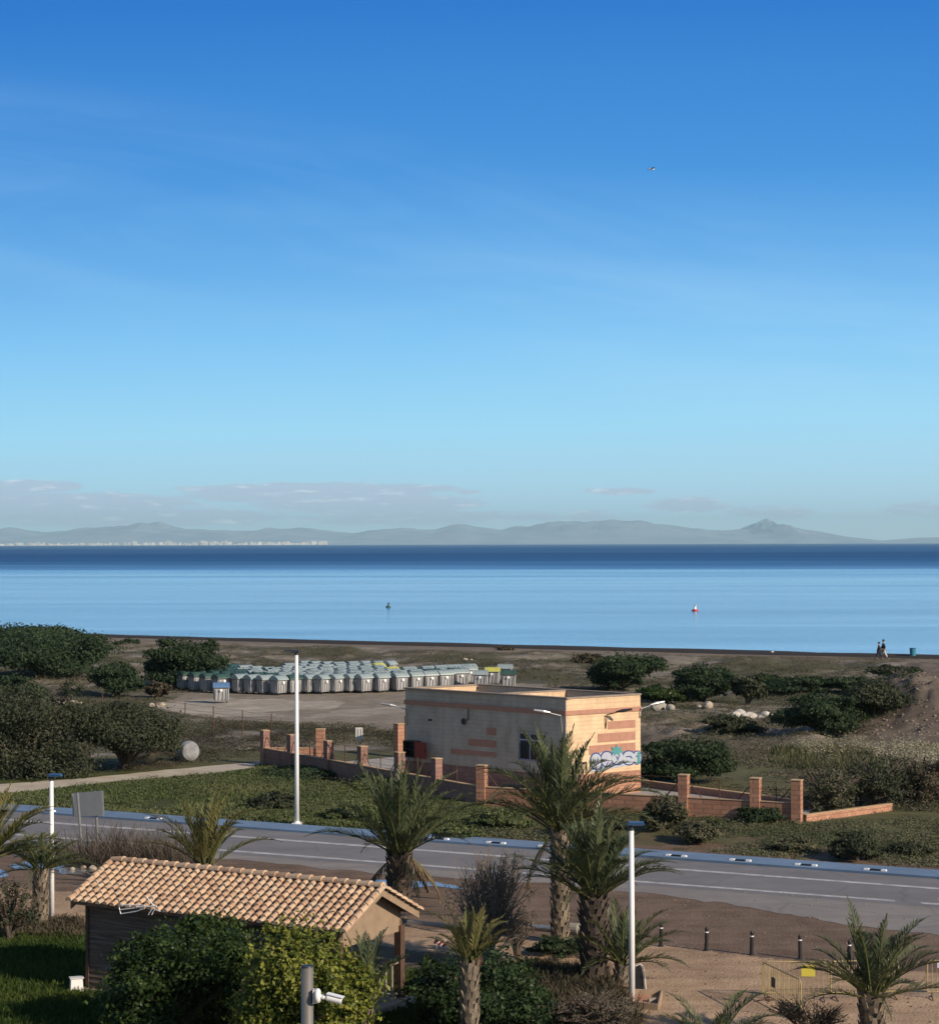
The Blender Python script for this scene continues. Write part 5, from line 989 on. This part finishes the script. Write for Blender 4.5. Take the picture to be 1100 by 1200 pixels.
# ================= wooden hut with tiled roof
def hut():
    ZE = 2.45; E0 = G(82, 1056, ZE); E1 = G(402, 1093, ZE); E0 = Vector((E0.x, E0.y, 0)); E1 = Vector((E1.x, E1.y, 0)); L0 = (E1-E0).length; e1 = (E1-E0)/L0; e2 = Vector((-e1.y, e1.x, 0)); W = 3.5; rise = .84; o = E0.copy()
    t = thing('wooden_hut', o, 'low dark plank hut with a clay tile roof and open porch at the right', 'hut')
    P = lambda u, v, z: E0+e1*u+e2*v+Vector((0, 0, z)); sl = math.hypot(W/2, rise)
    rf = MB(off=o)
    for sgn in (0, 1):
        a = lambda v, z, u: P(u, v if sgn == 0 else W-v, z)
        q = [a(0, ZE, .05), a(0, ZE, L0-.05), a(W/2, ZE+rise, L0-.05), a(W/2, ZE+rise, .05)]; q2 = [x-Vector((0, 0, .07)) for x in q]
        rf.add(q+q2, [(0, 1, 2, 3) if sgn == 0 else (3, 2, 1, 0), (7, 6, 5, 4) if sgn == 0 else (4, 5, 6, 7), (0, 4, 5, 1), (1, 5, 6, 2), (3, 2, 6, 7), (0, 3, 7, 4)])
    deck = rf.build('roof', simple('tile_trough', (.2, .11, .07), .9, .4, 6), t)
    tm = MB(off=o); ncol = 35; nrow = 9; dx = L0/ncol; rr = random.Random(2)
    for sgn in (0, 1):
        for i in range(ncol+1):
            for j in range(nrow):
                u = (i)*dx+rr.uniform(-.014, .014); v0 = (j/nrow)*W/2-.05; v1 = ((j+1)/nrow)*W/2+.02; h0 = .04+rr.uniform(-.01, .02); h1 = .0
                K = 7; r0 = .084; r1 = .064; vs = []
                for (v, r, h) in ((v0, r0, h0), (v1, r1, h1)):
                    z = ZE+rise*v/(W/2)
                    for k in range(K):
                        a = math.pi*k/(K-1); vs.append(P(u+math.cos(a)*r, v if sgn == 0 else W-v, z+h+math.sin(a)*r))
                f = [(k, k+1, K+k+1, K+k) for k in range(K-1)]+[tuple(range(K-1, -1, -1))]
                if sgn: f = [tuple(reversed(x)) for x in f]
                tm.add(vs, f)
    tm.build('tiles', M['tile'], deck)
    rg = MB(off=o)
    for i in range(24):
        u0 = i*L0/24-.03; u1 = (i+1)*L0/24+.03; vs = []
        for (u, r, h) in ((u0, .1, .0), (u1, .125, .025)):
            for k in range(8): a = math.pi*k/7; vs.append(P(u, W/2+math.cos(a)*r, ZE+rise+.03+h+math.sin(a)*r*.9))
        rg.add(vs, [(k, 8+k, 9+k, k+1) for k in range(7)]+[tuple(range(8, 16))])
    rg.build('ridge_tiles', M['tile'], deck)
    for end in (0, L0):
        for sgn in (0, 1):
            vg = MB(off=o)
            for j in range(7):
                v0 = j/7*W/2-.04; v1 = (j+1)/7*W/2+.02; vs = []
                for (v, r, h) in ((v0, .1, .04), (v1, .08, .01)):
                    for k in range(7): a = math.pi*k/6; vs.append(P(end+math.cos(a)*r+(.02 if end else -.02), v if sgn == 0 else W-v, ZE+rise*v/(W/2)+h+math.sin(a)*r))
                vg.add(vs, [(k, k+1, 8+k, 7+k) for k in range(6)]+[tuple(range(6, -1, -1))])
            vg.build('verge_tiles', M['tile'], deck)
    # barge boards and gable
    gm = simple('ochre_board', (.29, .21, .14), .85, .25, 4)
    for end, su in ((L0-.04, 1), (.06, -1)):
        for sgn in (0, 1):
            mb = MB(off=o); f = lambda v, z, u: P(u, v if sgn == 0 else W-v, z); a0, a1 = end, end+.035*su
            q = [f(0, ZE-.2, a0), f(0, ZE-.01, a0), f(W/2, ZE+rise-.01, a0), f(W/2, ZE+rise-.2, a0)]; q2 = [x+e1*(a1-a0) for x in q]; mb.add(q+q2, [(0, 1, 2, 3), (7, 6, 5, 4), (0, 4, 5, 1), (1, 5, 6, 2), (2, 6, 7, 3), (3, 7, 4, 0)]); mb.build('barge_board', gm, deck)
    wf, wb = .35, W-.35; WU0, WU1 = .35, L0-2.1; ug = L0-.35
    mb = MB(off=o); zt = lambda v: ZE+rise*(1-abs(v-W/2)/(W/2))-.08; q = [P(ug, wf, 1.95), P(ug, wb, 1.95), P(ug, wb, zt(wb)), P(ug, W/2, zt(W/2)), P(ug, wf, zt(wf))]; q2 = [x-e1*.08 for x in q]; mb.add(q+q2, [(0, 1, 2, 3, 4), (9, 8, 7, 6, 5)]+[(i, i+5, (i+1) % 5+5, (i+1) % 5) for i in range(5)]); mb.build('gable', gm, t)
    q = [P(WU0-.01, wf, 2.3), P(WU0-.01, wb, 2.3), P(WU0-.01, wb, zt(wb)), P(WU0-.01, W/2, zt(W/2)), P(WU0-.01, wf, zt(wf))]; q2 = [x+e1*.08 for x in q]; mb = MB(off=o); mb.add(q+q2, [(0, 1, 2, 3, 4), (9, 8, 7, 6, 5)]+[(i, i+5, (i+1) % 5+5, (i+1) % 5) for i in range(5)]); mb.build('gable', M['plank'], t)
    # plank walls: each board a real overlapping plank
    def pw(p0, p1, n_out, z1=2.38):
        mb = MB(off=o); z = .12; k = 0; e = (p1-p0).normalized(); ln = (p1-p0).length
        while z < z1:
            h = min(.15, z1-z); vs = []
            for p in (p0, p1): vs += [p+Vector((0, 0, z))+n_out*.05, p+Vector((0, 0, z+h))+n_out*.012, p+Vector((0, 0, z+h))-n_out*.03, p+Vector((0, 0, z))-n_out*.03]
            mb.add(vs, [(0, 1, 2, 3), (7, 6, 5, 4), (0, 4, 5, 1), (1, 5, 6, 2), (2, 6, 7, 3), (3, 7, 4, 0)]); z += h; k += 1
        return mb.build('plank_wall', M['plank'], t)
    fw = pw(P(WU0, wf, 0), P(WU1, wf, 0), -e2); pw(P(WU0, wb, 0), P(WU1, wb, 0), e2); pw(P(WU0, wf+.03, 0), P(WU0, wb-.03, 0), -e1); pw(P(WU1, wf+.03, 0), P(WU1, wb-.03, 0), e1)
    for u in (WU0, WU1):
        mb = MB(off=o); p = P(u, wf-.02, 1.2); mb.box(tuple(p), (.1, .1, 2.4), math.atan2(e1.y, e1.x)); mb.build('corner_post', M['wood'], t)
    # service window on the front
    for (a, b) in ((4.1, 5.6),):
        mb = MB(off=o); p = P((a+b)/2, wf-.06, 1.75); mb.box(tuple(p), (b-a, .04, .9), math.atan2(e1.y, e1.x)); w = mb.build('window', simple('grey_green_shutter', (.3, .34, .31), .7, .15), t)
        mb = MB(off=o); [mb.box(tuple(P(u, wf-.09, 1.75)), (.06, .03, .96), math.atan2(e1.y, e1.x)) for u in (a, b)]; [mb.box(tuple(P((a+b)/2, wf-.09, z)), (b-a-.07, .03, .06), math.atan2(e1.y, e1.x)) for z in (1.3, 2.2)]; mb.build('frame', M['wood'], w)
    # porch
    for u, v in ((ug, wf), (ug, wb)):
        mb = MB(off=o); mb.box(tuple(P(u-.04, v, 1.15)), (.2, .2, 1.9), math.atan2(e1.y, e1.x)); mb.build('porch_post', M['wood'], t)
    for v in (wf, wb): mb = MB(off=o); mb.slab(P(WU1, v, 0), P(ug, v, 0), .12, 2.1, 2.25); mb.build('beam', M['wood'], t)
    mb = MB(off=o); mb.prism([tuple(P(u, v, 0))[:2] for u, v in ((WU1, .1), (L0-.05, .1), (L0-.05, W-.1), (WU1, W-.1))], -.05, .22); mb.build('porch_floor', M['stone'], t)
    def rail(p0, p1):
        mb = MB(off=o); n = 9; mb.slab(p0, p1, .06, 1.12, 1.18); mb.slab(p0, p1, .05, .32, .37)
        for k in range(1, n): q = p0.lerp(p1, k/n); mb.box((q.x, q.y, .745), (.05, .05, .745), math.atan2(e2.y, e2.x))
        mb.build('railing', M['railwood'], t)
    rail(P(ug-.04, wf+.08, 0), P(ug-.04, wb-.08, 0)); rail(P(WU1+.1, wb, 0), P(ug-.12, wb, 0))
    mb = MB(off=o); mb.prism([tuple(P(u, v, 0))[:2] for u, v in ((.15, .2), (WU1-.01, .2), (WU1-.01, W-.15), (.15, W-.15))], -.05, .11); mb.build('plinth', M['stone'], t)
    # antenna under the eave: long white folded loops
    ta = thing('tv_antenna', P(1.7, -.05, 2.2), 'white looped television antenna fixed under the front eave of the hut', 'antenna'); oo = P(1.7, -.05, 2.2)
    A_ = [(D(px, py, P(1.7, -.1, 0).y-.1*0)) for px, py in ()]
    def ap(px, py): s, z = wallhit(px, py, P(0, -.12, 0), P(5, -.12, 0)); return P(s, -.12, z)
    for pts in ([(170, 1061), (141, 1060.5), (140, 1064), (142, 1071), (160, 1068), (168, 1065)], [(142, 1066), (158, 1064)], ):
        mb = MB(off=oo); mb.path([ap(*p) for p in pts], .016, 5); mb.build('loop', M['white'], ta)
    mb = MB(off=oo); mb.path([ap(160, 1063), ap(184, 1062)], .02, 5); mb.build('boom', M['white'], ta)
    for a_, b_ in (((179, 1064), (174, 1072)), ((182, 1064), (178, 1072)), ((172, 1051), (180, 1061)), ((183, 1066), (188, 1068))): mb = MB(off=oo); mb.path([ap(*a_), ap(*b_)], .014, 5); mb.build('element', M['white'], ta)
    # white box at the left foot
    b = P(.1, .15, 0); tb = thing('white_box', (b.x, b.y, 0), 'small white box on the grass at the left foot of the hut', 'box'); mb = MB(); mb.box((.0, -.02, .2), (.34, .22, .34), .35, taper=.9); mb.build('case', M['white'], tb); mb = MB(); mb.box((.0, -.02, .39), (.37, .25, .03), .35); mb.build('lid', M['bwhite'], tb)
hut()

# ================= near things
g = D(360, 1133, 20); t = thing('camera_pole', (g.x, g.y, 0), 'round grey metal pole rising in front of the bright bush', 'pole'); mb = MB(); mb.path([(0, 0, 0), (0, 0, g.z)], .06, 20); mb.build('pole', simple('brushed_pole', (.3, .28, .25), .45, .2, 3, .6), t, True); mb = MB(); mb.path([(0, 0, g.z), (0, 0, g.z+.012)], [.064, .058], 20); mb.build('cap', M['dark'], t)
c = D(374, 1167, 19.95); t = thing('security_camera', c, 'white bullet security camera mounted on the pole, pointing right', 'security camera')
mb = MB(); mb.box((-.045, 0, 0), (.03, .08, .13)); mb.build('bracket', M['bwhite'], t); mb = MB(); mb.path([(-.035, 0, 0), (.0, 0, 0), (.015, 0, 0)], [.075, .07, .05], 20); mb.build('junction_base', M['white'], t, True)
mb = MB(); mb.path([(.01, 0, 0), (.04, -.01, -.01), (.07, -.01, -.012)], .018, 10); mb.ball((.045, -.01, -.01), .026); mb.build('arm', M['white'], t, True)
dr = Vector((.95, -.2, -.2)).normalized(); p0 = Vector((.075, -.012, -.01)); mb = MB(); mb.path([p0, p0+dr*.01, p0+dr*.15, p0+dr*.16], [.03, .037, .037, .034], 18); hb = mb.build('housing', M['white'], t); mb = MB(); mb.path([p0+dr*.1605, p0+dr*.164], .028, 16); mb.build('lens', M['black'], hb)
mb = MB(); q = p0+dr*.09+Vector((0, 0, .041)); mb.box(tuple(q), (.17, .08, .006), M=dr.to_track_quat('X', 'Z').to_matrix()); mb.build('sunshield', M['white'], t)
# crowd barriers
def barrier(a, b, label, hgt=1.0, sign=None, mt='yellow', feet=(0, 1)):
    a = Vector((a.x, a.y, 0)); b = Vector((b.x, b.y, 0)); o = a.copy(); t = thing('crowd_barrier', o, label, 'barrier', 'yellow metal crowd barriers'); e = (b-a).normalized(); Ln = (b-a).length; n = Vector((-e.y, e.x, 0))
    mb = MB(off=o); Z = lambda z: Vector((0, 0, z)); mb.path([a+Z(.18), a+Z(hgt-.08), a+e*.08+Z(hgt), b-e*.08+Z(hgt), b+Z(hgt-.08), b+Z(.18), a+Z(.18)], .019, 6); mb.build('frame', M[mt], t)
    mb = MB(off=o); k = int(Ln/.12); [mb.path([a+e*(Ln*i/k)+Z(.18), a+e*(Ln*i/k)+Z(hgt)], .008, 4) for i in range(1, k)]; mb.build('bars', M[mt], t)
    for f in feet: p = a if f == 0 else b; p = p+e*(.12 if f == 0 else -.12); mb = MB(off=o); mb.path([p-n*.28+Z(.01), p+Z(.06), p+n*.28+Z(.01)], .018, 5); mb.path([p+Z(.05), p+Z(.2)], .015, 5); mb.build('foot', M['rust'], t)
    if sign:
        for s, z, w, h, m_ in sign: mb = MB(off=o); q = a+e*s-n*.035*1+Z(z); mb.box(tuple(q), (w, .012, h), math.atan2(e.y, e.x)); mb.build('sign_plate', m_, t)
yp = simple('yellow_plate', (.55, .48, .07), .5, .1)
c0 = G(893, 1172); barrier(c0, D(938, 1148, 51.5), 'yellow barrier angled towards the viewer with a dark square plate, left end', sign=[(.75, .62, .24, .26, M['dark'])])
barrier(c0+Vector((.05, .08, 0)), D(970, 1131, 53.7), 'long yellow barrier behind, bearing a bright yellow plate', sign=[(1.15, .78, .36, .3, yp)]); barrier(D(973, 1131, 53.8), D(1052, 1131, 54.0), 'yellow barrier mostly hidden behind the lower right palm fronds')
wb_ = simple('pale_blue_plate', (.5, .56, .7), .5, .1); barrier(G(1086, 1170), D(1165, 1134, 53.7), 'yellow barrier cut off by the right edge, with a pale blue top strip', sign=[(1.0, .9, 1.5, .16, wb_)])
# bolt box frame at the lamp foot
a = [G(*p) for p in ((733, 1180), (741, 1166), (775, 1167), (771, 1184))]; o_ = a[0].copy(); t = thing('planter_frame', o_, 'low pale frame of boards round a pit at the foot of the nearest lamp post', 'frame')
for p, q in zip(a, a[1:]+a[:1]): mb = MB(off=o_); mb.slab(p, q, .04, 0, .16); mb.build('board', M['wood2'], t)
c_ = (a[0]+a[1]+a[2]+a[3])/4; mb = MB(off=o_); mb.box((c_.x+.2, c_.y-.05, .06), (.2, .14, .1), .1); mb.build('stone_block', M['stone'], t)
mb = MB(off=o_); mb.add([(p.x, p.y, .02) for p in [c_+(q-c_)*.94 for q in a]], [(0, 1, 2, 3)]); mb.build('brick_bed', M['brick'], t)
# black sign board leaning at the lamp post
g = G(749, 1160); t = thing('a_board', (g.x, g.y, 0), 'black rounded board with a white edge standing behind the nearest lamp post', 'sign board'); pr = [(-.3, 0), (-.26, .45), (-.16, .62), (0, .67), (.1, .6), (.16, .4), (.22, 0)]
mb = MB(); mb.add([(x*.6, .0, z) for x, z in pr]+[(x*.6, .04, z) for x, z in pr], [tuple(range(6, -1, -1)), tuple(range(7, 14))]+[(i, (i+1) % 7, (i+1) % 7+7, i+7) for i in range(7)]); mb.build('board', M['black'], t)
mb = MB(); mb.path([(x*.6+.035*(1 if x > -.1 else 0), .02, z+.02) for x, z in pr[2:]]+[(.2, -.05, .01)], .022, 5); mb.build('white_edge', M['bwhite'], t)
# fallen pole lying on the sand
p, q = G(588, 1087), G(688, 1096); o_ = p.copy(); t = thing('fallen_pole', o_, 'long grey pole lying on the sand behind the tallest palm', 'pole'); mb = MB(off=o_); mb.path([p+Vector((0, 0, .1)), p.lerp(q, .75)+Vector((0, 0, .12))], [.06, .09], 10); mb.path([p+Vector((0, .35, .08)), p.lerp(q, .6)+Vector((0, .35, .08))], .05, 8); mb.build('shaft', M['steel'], t); mb = MB(off=o_); mb.path([p.lerp(q, .75)+Vector((0, 0, .16)), p.lerp(q, .9)+Vector((0, 0, .17)), p.lerp(q, .91)+Vector((0, 0, .17)), p.lerp(q, 1)+Vector((0, 0, .13))], [.17, .18, .15, .09], 14); mb.build('thick_end', M['concrete'], t)
# red and white striped board
g = G(517, 1113); t = thing('striped_board', (g.x, g.y, 0), 'small red and white striped board on the sand between the hut and the twiggy tree', 'board'); Mx = Matrix.Rotation(.35, 3, 'Y')
mb = MB(); mb.box((0, 0, .22), (.42, .03, .24), M=Mx); b_ = mb.build('board', M['bwhite'], t); rm = simple('dark_red_paint', (.28, .02, .02), .5, .2)
for k in (-1, 0, 1): mb = MB(); mb.box(Mx @ Vector((k*.13, -.018, 0))+Vector((0, 0, .22)), (.065, .006, .22), M=Mx @ Matrix.Rotation(.5, 3, 'Y')); mb.build('stripe', rm, b_)
for x in (-.14, .14): mb = MB(); mb.path([(x, .02, 0), (x, .02, .22)], .02, 5); mb.build('leg', M['steel'], t)
# kerb strip beyond the hut
mb = MB(); p, q = G(478, 1082), G(530, 1087); mb.slab(p, q, .16, 0, .1); tag(mb.build('kerb', M['concrete']), kind='structure')

# small loose stones and rubbish on the sand
def pebbles():
    mb = MB(); rr = random.Random(9)
    for i in range(700):
        px = rr.uniform(-20, 1120); py = rr.uniform(1045, 1205)
        g = G(px, py)
        if px < 640 and py > 1100: continue
        mb.rock((g.x, g.y, .01), rr.choice((.015, .02, .03, .045)), i, .7, 1)
    tag(mb.build('pebbles', simple('brown_pebble', (.27, .2, .15), .95, .5, 4)), 'small loose stones scattered over the sand and dirt in the foreground', 'stones', kind='stuff')
pebbles()
